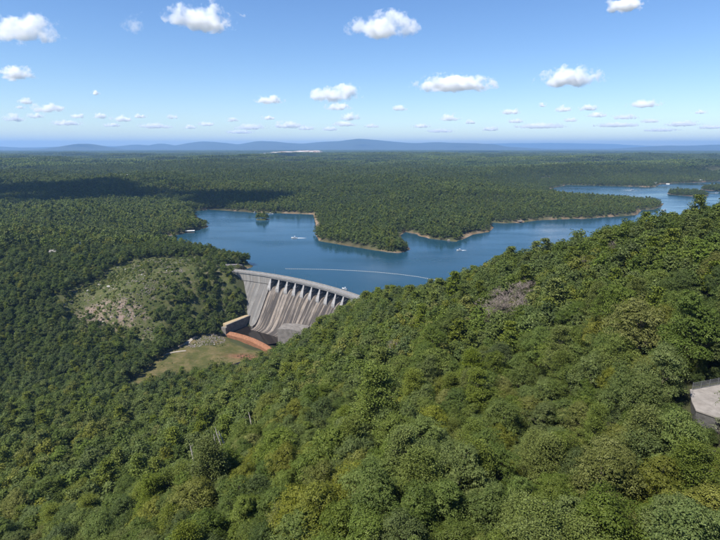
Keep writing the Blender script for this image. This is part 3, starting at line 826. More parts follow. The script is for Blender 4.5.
def boat_proto(label, group=None):
    t = thing("motorboat", label, "boat", group=group)
    L, W = 7.6, 2.6
    secs = [(-0.5, 0.92, 0.0), (-0.2, 1.0, 0.0), (0.15, 0.97, 0.02), (0.35, 0.72, 0.12), (0.46, 0.36, 0.26), (0.5, 0.04, 0.34)]
    mb = MB()
    for (x, wv, lift) in secs:
        ww = W / 2 * wv
        for (yy, zz) in ((-ww, 0.95 + lift * 0.6), (-ww * 0.86, 0.15 + lift), (0, -0.25 + lift * 1.6), (ww * 0.86, 0.15 + lift), (ww, 0.95 + lift * 0.6), (ww * 0.8, 0.95 + lift * 0.6), (ww * 0.72, 0.5 + lift), (-ww * 0.72, 0.5 + lift), (-ww * 0.8, 0.95 + lift * 0.6)):
            mb.v.append((x * L, yy, zz))
    k = 9
    for i in range(len(secs) - 1):
        for a in range(k):
            mb.f.append((i * k + a, i * k + (a + 1) % k, (i + 1) * k + (a + 1) % k, (i + 1) * k + a))
    mb.f.append(tuple(range(k))); mb.f.append(tuple((len(secs) - 1) * k + i for i in range(k)))
    mb.build("hull", M['white'], t)
    mb = MB(); mb.v = [(0.9, -0.95, 1.0), (0.9, 0.95, 1.0), (0.3, 0.85, 1.65), (0.3, -0.85, 1.65), (0.82, -0.95, 1.0), (0.82, 0.95, 1.0), (0.22, 0.85, 1.65), (0.22, -0.85, 1.65)]
    mb.f = [(0, 1, 2, 3), (7, 6, 5, 4), (0, 4, 5, 1), (1, 5, 6, 2), (2, 6, 7, 3), (3, 7, 4, 0)]
    mb.build("windshield", M['dark_glass'], t)
    MB().box(0.95, 2.6, -0.75, 0.75, 0.8, 1.08).build("foredeck", M['white'], t)
    for y in (-0.6, 0.6): MB().box(-0.9, -0.2, y - 0.3, y + 0.3, 0.5, 0.95).box(-0.95, -0.8, y - 0.3, y + 0.3, 0.95, 1.35).build("seat", M['seat'], t)
    MB().box(-3.3, -2.4, -0.9, 0.9, 0.5, 1.0).build("rear_bench", M['seat'], t)
    cn = MB().box(-1.9, -0.1, -1.0, 1.0, 2.25, 2.32)
    cn.build("bimini_top", M['white'], t)
    for sx in (-1.8, -0.2):
        for sy in (-1.0, 1.0): MB().tube((sx, sy, 0.9), (sx, sy * 0.95, 2.26), 0.03).build("canopy_pole", M['steel'], t)
    MB().box(-4.35, -3.8, -0.25, 0.25, 0.3, 1.35).build("outboard_motor", M['gate'], t)
    return t
def copy_tree(root, label=None, group=None):
    c = root.copy(); COL.objects.link(c)
    if label: c["label"] = label
    if group: c["group"] = group
    elif "group" in c and label: del c["group"]
    for ch in root.children:
        d = ch.copy(); COL.objects.link(d); d.parent = c
        for g in ch.children:
            e = g.copy(); COL.objects.link(e); e.parent = d
    return c
BOATS = [(294, 238, R(178), 1.35, "white motorboat speeding left of the wooded central peninsula with a foam wake", 14),
         (459, 250.5, R(190), 1.1, "white motorboat with a curling wake in front of the wooded second peninsula", 9),
         (344.5, 289, R(150), 0.9, "small white boat floating close to the dam deck", 0),
         (665, 210, R(20), 1.3, "white motorboat beside the rocky tip of the long peninsula", 12),
         (632, 190, R(5), 1.6, "white motorboat crossing the far lake arm in open water", 22),
         (717, 193.0, R(0), 1.6, "white motorboat passing in front of the far right islands", 16),
         (255, 212.5, R(80), 1.3, "white boat moored by the far shore behind the tiny island", 0),
         (271, 214.5, R(20), 1.7, "white boat anchored beside the tiny wooded island", 0)]
proto = None
for i, (px, py, rz, k, lab, wake) in enumerate(BOATS):
    if proto is None: t = proto = boat_proto(lab)
    else: t = copy_tree(proto, lab)
    p = P(px, py, 0)
    t.location = (p[0], p[1], 0.05); t.rotation_euler = (0, 0, rz); t.scale = (k, k, k)
    if wake:
        V, Fc, fo_ = [], [], []
        n = 14
        for a in range(n + 1):
            u = a / n; x = -3.0 - u * wake
            bend = 0.02 * (u * wake) ** 1.6 if i == 1 else 0
            wd = 1.3 + u * wake * 0.16
            for q in (-1, -0.5, 0, 0.5, 1):
                V.append((x, q * wd + bend, 0.03)); fo_.append(0.45 * (1 - u) ** 0.8 * (1 - 0.5 * abs(q)) + 0.06 * (abs(q) == 0.5) * (1 - u))
        for a in range(n):
            for q in range(4): Fc.append((a * 5 + q, a * 5 + q + 1, a * 5 + q + 6, a * 5 + q + 5))
        me = mesh_np("wake", V, Fc)
        at = me.attributes.new("foam", 'FLOAT', 'POINT'); at.data.foreach_set("value", np.array(fo_, np.float32))
        w = link("wake", me, M['foam']); w.location = (p[0], p[1], 0.0); w.rotation_euler = (0, 0, rz); w.scale = (k, k, 1)
        tag(w, "white churned foam trailing behind a moving boat", kind="stuff")
# covered dock at the marina point
def dock(px, py, rz, L, W, label):
    p = P(px, py, 0)
    t = thing("covered_dock", label, "dock", (p[0], p[1], 0.0), rz)
    MB().box(-L / 2, L / 2, -W / 2, W / 2, -0.3, 0.5).build("deck", M['track'], t)
    MB().box(-L / 2 - 0.4, L / 2 + 0.4, -W / 2 - 0.4, W / 2 + 0.4, 3.4, 3.7).build("roof", M['roof_white'], t)
    for sx in (-1, -0.33, 0.33, 1):
        for sy in (-1, 1): MB().tube((sx * (L / 2 - 0.4), sy * (W / 2 - 0.4), 0.5), (sx * (L / 2 - 0.4), sy * (W / 2 - 0.4), 3.4), 0.12).build("post", M['steel'], t)
dock(190, 232.5, 0.25, 17, 9, "long white-roofed covered dock off the wooded point on the left shore")
dock(178.5, 232.0, 0.6, 7, 5, "small white-roofed boat dock tucked against the left shore")
# floating buoy line across the water above the dam
pts = np.array([P(*q, 0)[:2] for q in ((286, 268.8), (300, 269.0), (330, 269.6), (357, 270.8), (380, 272.4), (400, 274.4), (418, 276.8), (436, 280))])
tt = np.concatenate([[0], np.cumsum(np.hypot(*np.diff(pts, axis=0).T))])
bl = thing("buoy_line", "long pale line of floats strung across the lake above the dam", "buoy line")
us = np.arange(0, tt[-1], 2.6)
bx, by = np.interp(us, tt, pts[:, 0]), np.interp(us, tt, pts[:, 1])
fm = MB().tube((-0.75, 0, 0.10), (0.75, 0, 0.10), 0.2, k=8).mesh("float"); fm.materials.append(M['siding'])
for i in range(len(us)):
    o = link("float", fm, None, bl, (bx[i], by[i], 0.0))
    j = min(i + 1, len(us) - 1); a = max(i - 1, 0)
    o.rotation_euler = (0, 0, math.atan2(by[j] - by[a], bx[j] - bx[a]))
mb = MB()
for i in range(len(us) - 1): mb.tube((bx[i], by[i], 0.12), (bx[i + 1], by[i + 1], 0.12), 0.06, k=4)
mb.build("cable", M['steel'], bl)

# ------------------------------------------------------------------ trees
def leaf_mesh(name, C, Nn, size, lv, mat, rng, quad=True):
    """leaf sprays as folded four-sided faces round the given centres"""
    n = len(C)
    Nn = Nn / (np.linalg.norm(Nn, axis=1, keepdims=True) + 1e-9)
    t = rng.normal(size=(n, 3)); t -= (t * Nn).sum(1, keepdims=True) * Nn
    t /= np.linalg.norm(t, axis=1, keepdims=True) + 1e-9
    b = np.cross(Nn, t)
    s = size * rng.uniform(0.65, 1.25, (n, 1))
    V = np.empty((n, 4, 3))
    V[:, 0] = C - t * s * 0.62; V[:, 1] = C + b * s * 0.42 + Nn * s * 0.10
    V[:, 2] = C + t * s * 0.62 - Nn * s * 0.12; V[:, 3] = C - b * s * 0.42 + Nn * s * 0.10
    me = mesh_np(name, V.reshape(-1, 3), np.arange(n * 4).reshape(n, 4))
    at = me.attributes.new("lv", 'FLOAT', 'POINT'); at.data.foreach_set("value", np.repeat(lv, 4).astype(np.float32))
    me.materials.append(mat)
    return me
def fib(n, rng):
    i = np.arange(n) + 0.5
    ph = np.arccos(1 - 2 * i / n); th = math.pi * (1 + 5 ** 0.5) * i + rng.uniform(0, 6.28)
    return np.stack([np.cos(th) * np.sin(ph), np.sin(th) * np.sin(ph), np.cos(ph)], 1)
def crown_broadleaf(seed, n_lobe, n_clump, n_leaf, size):
    """crown about 9 m across whose top is about 15 m above the foot; returns leaf centres, normals, tints, limb ends"""
    rng = np.random.default_rng(seed)
    lobes = []
    wide = rng.uniform(0.85, 1.2); tall = rng.uniform(0.85, 1.15); lean = rng.uniform(-0.6, 0.6, 2)
    ga = rng.uniform(0, 6.28)
    for k in range(n_lobe):
        f = k / n_lobe
        if f < 0.55: a = ga + k * 2.399; rr = rng.uniform(2.1, 3.7); z = rng.uniform(5.8, 9.8); rad = rng.uniform(1.0, 2.4)
        elif f < 0.9: a = ga + k * 2.399; rr = rng.uniform(0.9, 2.3); z = rng.uniform(9.6, 12.2); rad = rng.uniform(0.9, 2.2)
        else: a = 0; rr = rng.uniform(0, 0.7); z = rng.uniform(12.0, 13.4); rad = rng.uniform(1.2, 1.8)
        lobes.append((rr * math.cos(a) * wide + lean[0] * (z - 9) * 0.25, rr * math.sin(a) * wide + lean[1] * (z - 9) * 0.25, 9 + (z - 9) * tall, rad * rng.uniform(0.8, 1.15)))
    Cs, Ns, Ls = [], [], []
    for (x, y, z, rad) in lobes:
        d = fib(n_clump, rng)
        d = d[d[:, 2] > -0.55]
        cc = np.array([x, y, z]) + d * rad * rng.uniform(0.60, 1.18, (len(d), 1)) * np.array([1, 1, 0.85])
        tint = rng.uniform(-0.18, 0.18)
        for c, dd in zip(cc, d):
            if rng.uniform() < 0.14: continue
            ct = rng.uniform(-0.30, 0.30)
            cr = rad * rng.uniform(0.28, 0.46)
            m = max(3, int(n_leaf * rng.uniform(0.7, 1.3)))
            q = rng.normal(size=(m, 3)); q /= np.linalg.norm(q, axis=1, keepdims=True)
            q[:, 2] = np.abs(q[:, 2]) * 0.9 - 0.15
            pos = c + q * cr * (rng.uniform(0.5, 1.0, (m, 1)) + 0.35 * rng.uniform(0, 1, (m, 1)) ** 4)
            Cs.append(pos); Ns.append(q * 0.7 + dd * 0.5 + np.array([0, 0, 0.5]) + rng.normal(size=(m, 3)) * 0.38)
            Ls.append(np.clip(0.45 + tint + ct + rng.normal(size=m) * 0.2, 0, 1))
    return np.vstack(Cs), np.vstack(Ns), np.concatenate(Ls), lobes
def crown_pine(seed, n_whorl, per, n_leaf):
    """irregular pine: flat-topped boughs of needle tufts"""
    rng = np.random.default_rng(seed)
    Cs, Ns, Ls, ends = [], [], [], []
    for k in range(n_whorl):
        z = 6.5 + 9.5 * k / (n_whorl - 1)
        reach = 3.6 * (1 - (k / n_whorl) ** 1.6) + 0.7
        for j in range(per):
            a = rng.uniform(0, 6.28); rr = reach * rng.uniform(0.6, 1.05)
            e = np.array([math.cos(a) * rr, math.sin(a) * rr, z + rng.uniform(-0.3, 0.8)])
            if j % 2 == 0: ends.append((*e, 0.5))
            for f in np.linspace(0.45, 1.0, 4):
                c = np.array([e[0] * f, e[1] * f, e[2] - 0.4 * (1 - f)])
                q = rng.normal(size=(n_leaf, 3)) * np.array([0.62, 0.62, 0.24])
                Cs.append(c + q); Ns.append(np.array([0, 0, 0.9]) + rng.normal(size=(n_leaf, 3)) * 0.6)
                Ls.append(np.clip(0.45 + rng.normal(size=n_leaf) * 0.22, 0, 1))
    return np.vstack(Cs), np.vstack(Ns), np.concatenate(Ls), ends
def trunk_mesh(name, ends, top, rng, r0=0.22):
    mb = MB()
    pts = [Vector((0, 0, -0.6))]
    for k in range(1, 6):
        pts.append(Vector((rng.uniform(-0.15, 0.15) * k * 0.5, rng.uniform(-0.15, 0.15) * k * 0.5, top * k / 5)))
    for k in range(5): mb.tube(pts[k], pts[k + 1], r0 * (1 - k * 0.17), r0 * (1 - (k + 1) * 0.17), k=6)
    for e in ends:
        z = max(3.0, min(e[2] - 2.2, top * 0.9)); f = z / top * 5; i = min(int(f), 4)
        s = pts[i].lerp(pts[i + 1], f - i); ee = Vector(e[:3])
        mid = s.lerp(ee, 0.5) + Vector((0, 0, 0.35))
        mb.tube(s, mid, 0.10, 0.07, k=4); mb.tube(mid, ee, 0.07, 0.03, k=4)
    me = mb.mesh(name); me.materials.append(M['bark'])
    return me

# near kinds: (name, material, description, crown meshes, trunk meshes)
KINDS = []
for nm, mat, words, seeds, lv in (("broadleaf_tree", 'leaf_mid', "mid green broadleaf tree", (11, 12, 13, 14), 0), ("broadleaf_tree", 'leaf_dark', "dark green broadleaf tree", (21, 22, 23), 0),
                               ("broadleaf_tree", 'leaf_yellow', "yellowish green broadleaf tree", (31, 32, 33), 0), ("pine_tree", 'leaf_pine', "feathery green pine tree", (41, 42), 1)):
    cm, tm = [], []
    for s in seeds:
        rng = np.random.default_rng(s)
        if lv == 0: C_, N_, L__, en = crown_broadleaf(s, 20, 34, 46, 0.34); size = 0.185
        else: C_, N_, L__, en = crown_pine(s, 12, 8, 60); size = 0.20
        cm.append(leaf_mesh("crown", C_, N_, size, L__, M[mat], rng)); tm.append(trunk_mesh("trunk", en, 13.0 if lv == 0 else 15.5, rng))
    KINDS.append((nm, words, cm, tm))
# middle-distance and far sources for the uncountable forest
def source_collection(name, items):
    c = bpy.data.collections.new(name)
    for i, me in enumerate(items):
        o = bpy.data.objects.new("tree_source_%02d" % i, me); c.objects.link(o)
    return c
mid, far = [], []
for mat, seeds in (('leaf_mid', (111, 112)), ('leaf_dark', (121, 122)), ('leaf_yellow', (131,))):
    for s in seeds:
        C_, N_, L__, _ = crown_broadleaf(s, 15, 22, 10, 0.5); mid.append(leaf_mesh("mid_crown", C_, N_, 0.52, L__, M[mat], np.random.default_rng(s)))
        C_, N_, L__, _ = crown_broadleaf(s + 50, 10, 9, 6, 1.0); far.append(leaf_mesh("far_crown", C_, N_, 1.05, L__, M[mat], np.random.default_rng(s)))
C_, N_, L__, _ = crown_pine(141, 10, 6, 12); mid.append(leaf_mesh("mid_pine", C_, N_, 0.5, L__, M['leaf_pine'], np.random.default_rng(3)))
C_, N_, L__, _ = crown_pine(151, 8, 5, 3); far.append(leaf_mesh("far_pine", C_, N_, 1.0, L__, M['leaf_pine'], np.random.default_rng(4)))
COL_MID = source_collection("mid_tree_sources", mid)
COL_FAR = source_collection("far_tree_sources", far)
COL_NEAR = source_collection('near_tree_sources', [KINDS[k][2][v] for k, v in ((0, 0), (0, 1), (1, 0), (1, 1), (2, 0), (3, 0))])
def patch_mesh(seed, mat):
    rng = np.random.default_rng(seed)
    Cs, Ns, Ls = [], [], []
    for k in range(95):
        cx, cy = rng.uniform(-52, 52, 2); hh = rng.uniform(10, 19); rr = rng.uniform(4.0, 6.5); tn = rng.uniform(0.1, 0.8)
        d = fib(16, rng); d = d[d[:, 2] > -0.3]
        Cs.append(np.array([cx, cy, hh]) + d * np.array([rr, rr, rr * 1.1])); Ns.append(d + rng.normal(size=d.shape) * 0.3); Ls.append(np.clip(tn + rng.normal(size=len(d)) * 0.15, 0, 1))
    return leaf_mesh("forest_patch", np.vstack(Cs), np.vstack(Ns), 4.6, np.concatenate(Ls), mat, rng)
COL_PATCH = source_collection("forest_patch_sources", [patch_mesh(201, M['leaf_mid']), patch_mesh(202, M['leaf_dark']), patch_mesh(203, M['leaf_mid']), patch_mesh(204, M['leaf_dark'])])

def instancer(name, pts, rot, scl, idx, coll, label, tilt=0.0):
    me = mesh_np(name, pts, [])
    for nm, typ, arr in (("rot", 'FLOAT', rot), ("scl", 'FLOAT', scl)):
        at = me.attributes.new(nm, typ, 'POINT'); at.data.foreach_set("value", np.asarray(arr, np.float32))
    at = me.attributes.new("idx", 'INT', 'POINT'); at.data.foreach_set("value", np.asarray(idx, np.int32))
    o = link(name, me); tag(o, label, kind="stuff")
    g = bpy.data.node_groups.new(name, 'GeometryNodeTree')
    g.interface.new_socket("Geometry", in_out='INPUT', socket_type='NodeSocketGeometry')
    g.interface.new_socket("Geometry", in_out='OUTPUT', socket_type='NodeSocketGeometry')
    gi = g.nodes.new("NodeGroupInput"); go = g.nodes.new("NodeGroupOutput")
    ip = g.nodes.new("GeometryNodeInstanceOnPoints")
    ci = g.nodes.new("GeometryNodeCollectionInfo"); ci.inputs["Collection"].default_value = coll
    ci.inputs["Separate Children"].default_value = True; ci.inputs["Reset Children"].default_value = True
    def na(nm, t):
        a = g.nodes.new("GeometryNodeInputNamedAttribute"); a.data_type = t; a.inputs["Name"].default_value = nm
        return a.outputs["Attribute"]
    cx = g.nodes.new("ShaderNodeCombineXYZ")
    g.links.new(na("rot", 'FLOAT'), cx.inputs[2])
    g.links.new(gi.outputs[0], ip.inputs["Points"]); g.links.new(ci.outputs[0], ip.inputs["Instance"])
    ip.inputs["Pick Instance"].default_value = True
    g.links.new(na("idx", 'INT'), ip.inputs["Instance Index"])
    er = g.nodes.new("FunctionNodeEulerToRotation"); g.links.new(cx.outputs[0], er.inputs[0]); g.links.new(er.outputs[0], ip.inputs["Rotation"])
    cs = g.nodes.new("ShaderNodeCombineXYZ")
    s = na("scl", 'FLOAT')
    for k in range(3): g.links.new(s, cs.inputs[k])
    g.links.new(cs.outputs[0], ip.inputs["Scale"])
    g.links.new(ip.outputs[0], go.inputs[0])
    md = o.modifiers.new("scatter", 'NODES'); md.node_group = g
    return o

def jitter_grid(x0, x1, y0, y1, sp, seed):
    rng = np.random.default_rng(seed)
    X, Y = np.meshgrid(np.arange(x0, x1, sp), np.arange(y0, y1, sp))
    X = X + (np.arange(X.shape[0])[:, None] % 2) * sp * 0.5
    X = X + rng.uniform(-0.40, 0.40, X.shape) * sp; Y = Y + rng.uniform(-0.40, 0.40, X.shape) * sp
    return X.ravel(), Y.ravel(), rng

DAMP = np.array([crest(-16, -8), crest(40, -8), crest(100, -8), crest(160, -8), crest(DAM_L, -8), crest(DAM_L, 8), crest(205, 26), crest(190, 50), crest(64, 44), crest(58, 34), crest(45, 28), crest(30, 22), crest(14, 12), crest(-16, 8)])
ROADP = np.array([crest(-22, -7), crest(-22, 7), crest(-2, 5), crest(-2, -7), P(262, 266, 10)[:2], P(262, 257.5, 10)[:2], P(250, 258.5, 10)[:2], P(240, 262, 10)[:2]])
GRAVP = np.array([A2 + nv * 2, B2 + nv * 2 + dv * 4, B2 - nv * 11 + dv * 4, A2 - nv * 8])
PHP = np.array([c0 - 3, c1 - 2, c2 + 2, c3 + 2])
def tree_mask(x, y, h, d, tm=2.2):
    ok = (h > 0.9) | (d > 400) | (y < 600)
    ok &= ~((d < 5) & (y > 470) & (h < 0.9))
    for poly in (DAMP, ROADP, GRAVP, BASIN, GRASS, PHP):
        ok &= ~inside(poly, x, y)
    for poly, mgn in ((TPOLY, tm), (BASIN, 3.0)):
        ok &= ~(dist_poly(poly, x, y) < mgn) & ~inside(poly, x, y)
    ok &= quarry(x, y) < 0.12
    return ok
def in_view(x, y, z, mg=90):
    px, py, dep = project(x, y, z)
    return (dep > 46) & (px > -mg) & (px < 720 + mg) & (py < 540 + mg * 1.6) & (y > 5)

# --- near forest: jittered points; the largest 300 become single trees
x, y, rng = jitter_grid(-640, 560, 5, 900, 5.9, 51)
r = np.hypot(x, y)
keep = (r < 780); x, y = x[keep], y[keep]
h, d = H_full(x, y)
ok = tree_mask(x, y, h, d) & (in_view(x, y, h + 8) | (in_view(x, y, h + 8, 420) & (np.hypot(x, y) < 430)))
incl = inside(CLEARING, x, y)
edge = dist_poly(CLEARING, x, y)
FLANK = GP((206, 256), (232, 270), (236, 290), (228, 310), (205, 325), (170, 338), (160, 318), (176, 290), (192, 274))
ok &= ~(inside(FLANK, x, y) & ~incl & (rng.uniform(size=len(x)) < 0.42))
ok &= ~(~incl & (edge < 13) & (rng.uniform(size=len(x)) < 0.45))
ok &= ~incl | ((edge < 9) & (rng.uniform(size=len(x)) < 0.25)) | ((rng.uniform(size=len(x)) < 0.22) & (fbm(x / 22, y / 22, 73, 3) > 0.12))
# the right flank of the rocky hill is thinly wooded
x, y, h, d, incl = x[ok], y[ok], h[ok], d[ok], incl[ok]
n = len(x)
scl = (0.66 + 0.62 * rng.beta(1.6, 2.2, n)) * (1 + 0.12 * vnoise(x / 40, y / 40, 91))
scl = np.where((rng.uniform(size=n) < 0.06) & (np.hypot(x, y) < 200), scl * 1.25, scl)
scl = np.where(incl, scl * rng.uniform(0.3, 0.6, n), scl)
left = (x < -150) & (y > 330)
scl = np.where(left, scl * 0.92, scl)
rot = rng.uniform(0, 6.283, n)
spn = vnoise(x / 38, y / 38, 61) * 0.55 + rng.normal(size=n) * 0.45
kind = np.where(spn < -0.38, 1, np.where(spn > 0.60, 2, 0))
kind = np.where(rng.uniform(size=n) < 0.13, 3, kind)
kind = np.where(left & (rng.uniform(size=n) < 0.5), 1, kind)
# dead trees stand where these pixels show them
DEAD = [(497, 308, 218, 0.95), (512, 303, 226, 1.05), (525, 297, 234, 0.9), (487, 313, 212, 0.7), (505, 296, 240, 0.8), (517, 311, 216, 0.8), (495, 298, 228, 0.8), (393, 356, 215, 0.62), (586, 268, 232, 0.6), (618, 262, 240, 0.4)]
DEADP = [Q(a, b, c) for a, b, c, _ in DEAD]
SNAG = [(193, 461, 182, 3.4), (207, 465, 180, 2.6), (217, 461, 184, 4.2), (222, 460, 185, 6.5), (226, 454, 187, 4.6), (248, 448, 192, 2.8), (252, 441, 196, 3.0)]
SNAGP = [Q(a, b, c) for a, b, c, _ in SNAG]
dep = project(x, y, h + 9)[2]
px, py, _ = project(x, y, h + 9)
gap = np.zeros(n, bool)
for p, rad in [(q, 7.0 if k < 7 else 3.8) for k, q in enumerate(DEADP)] + [(q, 4.5) for q in SNAGP]:
    q2 = p[:2] / np.linalg.norm(p[:2])
    al = (x - p[0]) * q2[0] + (y - p[1]) * q2[1]; la = np.abs((x - p[0]) * q2[1] - (y - p[1]) * q2[0])
    gap |= (la < rad) & (al < rad * 0.8) & (al > -rad * 1.9)
tc_ = (T1 + T2 + T3) / 3
q2 = tc_ / np.linalg.norm(tc_)
al = (x - tc_[0]) * q2[0] + (y - tc_[1]) * q2[1]; la = (x - tc_[0]) * q2[1] - (y - tc_[1]) * q2[0]
gap |= (la > -6.5) & (la < 7.5) & (al < 2) & (al > -12)
kp = ~gap
x, y, h, d, incl, left, scl, rot, kind, px, py, dep = (a[kp] for a in (x, y, h, d, incl, left, scl, rot, kind, px, py, dep))
n = len(x)
seen = (px > -25) & (px < 745) & (py > 150) & (py < 575)
score = np.where(seen, scl / dep, 0)
order = np.argsort(-score)
single = np.zeros(n, bool); single[order[:296]] = True

SIZE = np.where(scl > 1.02, 2, np.where(scl < 0.84, 0, 1))
SW = ["small", "medium-sized", "large"]
KW = ["mid green", "dark green", "yellowish", "pine"]
def short(k): return f"{SW[SIZE[k]]} {KW[kind[k]]}".replace("medium-sized ", "")
for i in order[:296]:
    nm, words, cm, tm = KINDS[kind[i]]
    v = rng.integers(len(cm))
    big = SW[SIZE[i]]
    dd = np.hypot(x - x[i], y - y[i]); nb = np.argsort(dd)[1:3]
    a_, b2_ = sorted([short(nb[0]), short(nb[1])])
    if np.hypot(x[i] - T0[0], y[i] - T0[1]) < 12: lab = f"{big} {words} beside the fenced terrace, next to a {short(nb[0])} one"
    else: lab = f"{big} {words} between a {a_} and a {b2_} tree"
    t = link(nm, None, loc=(x[i], y[i], h[i]))
    t.rotation_euler = (rng.uniform(-0.06, 0.06), rng.uniform(-0.06, 0.06), rot[i])
    zz = scl[i] * rng.uniform(0.9, 1.1)
    ee = rng.uniform(0.9, 1.12); t.scale = (scl[i] * ee, scl[i] / ee, zz)
    tag(t, lab, "tree", f"{words}s on the near hillside")
    link("trunk", tm[v], None, t); link("crown", cm[v], None, t)
rest = ~single
mk = np.array([0, 2, 4, 5])[kind]; mk = np.where((kind < 2) & (rng.uniform(size=n) < 0.5), mk + 1, mk)
close = rest & (np.hypot(x, y) < 165); rest = rest & ~close
instancer("forest", np.stack([x, y, h], 1)[rest], rot[rest], scl[rest], mk[rest], COL_MID, "dense green broadleaf forest covering the hillsides around the dam")
if close.any(): instancer("forest", np.stack([x, y, h], 1)[close], rot[close], scl[close], mk[close], COL_NEAR, "leafy treetops filling in between the nearest trees")
print("near trees", n)

# undergrowth closing the gaps between the near trees
x, y, rng = jitter_grid(-620, 460, 20, 780, 4.6, 57)
h, d = H_full(x, y)
ok = tree_mask(x, y, h, d, 0.9) & (in_view(x, y, h + 3, 40) | (in_view(x, y, h + 3, 300) & (np.hypot(x, y) < 250))) & (np.hypot(x, y) < 790) & ~inside(CLEARING, x, y) & (dist_poly(CLEARING, x, y) > 8)
ok &= ~(inside(FLANK, x, y) & (rng.uniform(size=len(x)) < 0.6))
x, y, h = x[ok], y[ok], h[ok]; n = len(x)
sc_ = rng.uniform(0.30, 0.62, n); sc_ = np.where((dist_poly(TPOLY, x, y) < 5) & (h < TZ - 1.0), 0.34, sc_); ro_ = rng.uniform(0, 6.283, n); ix_ = rng.integers(0, 5, n); cl_ = np.hypot(x, y) < 165
for m_, co_, lab_ in ((cl_, COL_NEAR, "leafy undergrowth and saplings under the nearest trees"), (~cl_, COL_MID, "leafy undergrowth and saplings below the hillside forest")):
    instancer("undergrowth", np.stack([x, y, h - 1.4], 1)[m_], ro_[m_], sc_[m_], ix_[m_], co_, lab_)

# --- middle forest over the lake shores
x, y, rng = jitter_grid(-2900, 2900, 480, 3300, 8.6, 52)
r = np.hypot(x, y)
keep = (r >= 780) & (r < 3300) & in_view(x, y, np.full(x.shape, 30.0), 60)
x, y = x[keep], y[keep]
h, d = H_full(x, y)
ok = tree_mask(x, y, h, d) & (h > 0.7)
ok &= (fbm(x / 170, y / 120, 33, 3) > -0.62)
x, y, h, d = x[ok], y[ok], h[ok], d[ok]
for (c, ax, ay) in ISLANDS:             # the islands are thickly wooded
    a_, b2_, _ = jitter_grid(c[0] - ax, c[0] + ax, c[1] - ay, c[1] + ay, 5.5, 58)
    e_ = np.hypot((a_ - c[0]) / ax, (b2_ - c[1]) / ay) < 0.86
    a_, b2_ = a_[e_], b2_[e_]
    x = np.append(x, a_); y = np.append(y, b2_); h = np.append(h, H(a_, b2_)); d = np.append(d, np.full(len(a_), 10.0))
n = len(x)
scl = rng.uniform(0.85, 1.5, n) * (1 + 0.22 * vnoise(x / 90, y / 70, 92))
scl = np.where(d < 18, scl * 0.8, scl) * np.where((x > 250) & (d < 260), 0.78, 1.0)
spn = vnoise(x / 120, y / 90, 62) * 0.45 + vnoise(x / 420, y / 260, 64) * 0.5 + rng.normal(size=n) * 0.32
mk = np.where(spn < 0.0, 2, np.where(spn > 0.85, 4, 0)); mk = np.where((mk < 4) & (rng.uniform(size=n) < 0.5), mk + 1, mk)
mk = np.where(rng.uniform(size=n) < 0.14, 5, mk)
instancer("forest", np.stack([x, y, h - 4.2 * scl], 1), rng.uniform(0, 6.283, n), scl * 1.15, mk, COL_FAR, "green forest covering the lake peninsulas and shores")
print("mid trees", n)

# --- distant forest
x, y, rng = jitter_grid(-12500, 12500, 2000, 15000, 92, 53)
r = np.hypot(x, y)
keep = (r >= 3250) & (r < 15000) & in_view(x, y, np.full(x.shape, 30.0), 40)
x, y = x[keep], y[keep]
h, d = H_full(x, y)
ok = (h > 3) & (quarry(x, y) < 0.3) & (quarry(x, y - 70) < 0.5) & (d > 60)
ok &= (fbm(x / 600, y / 400, 34, 3) > -0.60)
x, y, h = x[ok], y[ok], h[ok]
n = len(x)
instancer("forest", np.stack([x, y, h - 2], 1), rng.uniform(0, 6.283, n), rng.uniform(0.9, 1.25, n), np.where(vnoise(x / 900, y / 350, 63) + rng.normal(size=n) * 0.25 > 0, 0, 1) + 2 * rng.integers(0, 2, n), COL_PATCH, "hazy distant forest stretching towards the blue hills")
print("patches", n)

# --- dead trees and snags
def bare_tree(name, seed, height, label, mat, group, depth=5):
    rng = random.Random(seed)
    tr, tw = MB(), MB()
    def grow(p, dv, ln, rad, lev):
        q = p + dv * ln
        (tr if lev == 0 else tw).tube(p, q, rad, rad * 0.68, k=6 if lev == 0 else 3)
        if lev >= depth: return
        nb = 3 if lev < 4 else 2
        if lev == 0: nb = 5
        for k in range(nb):
            a = dv.orthogonal(); a.rotate(Matrix.Rotation(rng.uniform(0, 6.28), 4, dv))
            nd = (dv + a * rng.uniform(0.5, 1.05) + Vector((0, 0, 0.12))).normalized()
            grow(p.lerp(q, rng.uniform(0.55, 1.0)), nd, ln * rng.uniform(0.55, 0.8), max(rad * 0.62, 0.04), lev + 1)
    grow(Vector((0, 0, -0.5)), Vector((0, 0, 1)), height * 0.48, 0.2, 0)
    t = thing(name, label, "tree", group=group)
    tr.build("trunk", mat, t); tw.build("branches", mat, t)
    return t
DLAB = ["bare grey-brown dead tree in the leafless clump on the hillside"] * 7 + ["lone bare grey tree below a dark green crown on the slope", "grey bare treetop standing near the hill crest", "small grey bare treetop near the hill crest"]
for i, ((a, b_, c, s), p) in enumerate(zip(DEAD, DEADP)):
    t = bare_tree("dead_tree", 300 + i, 13.5, DLAB[i], M['dead'], "leafless dead trees in the clump" if i < 7 else None, 6 if i < 7 else 5)
    g = float(H(p[0], p[1])[0])
    t.location = (p[0], p[1], g); k = min(max(0.85, (p[2] + 2.0 - g) / 13.5), 1.5)
    t.scale = (k * 1.35 if i < 7 else k * 0.9, k * 1.35 if i < 7 else k * 0.8, k)
SL = ["leaning bleached snag standing apart from the others on the slope", "short fallen-over bleached snag between standing snags", "slim bleached snag leaning in the group of three", "tallest bleached snag in the group of three", "straight bleached snag in the group of three", "small pale snag low in the green canopy", "thin pale snag beside a grey shrub in the canopy"]
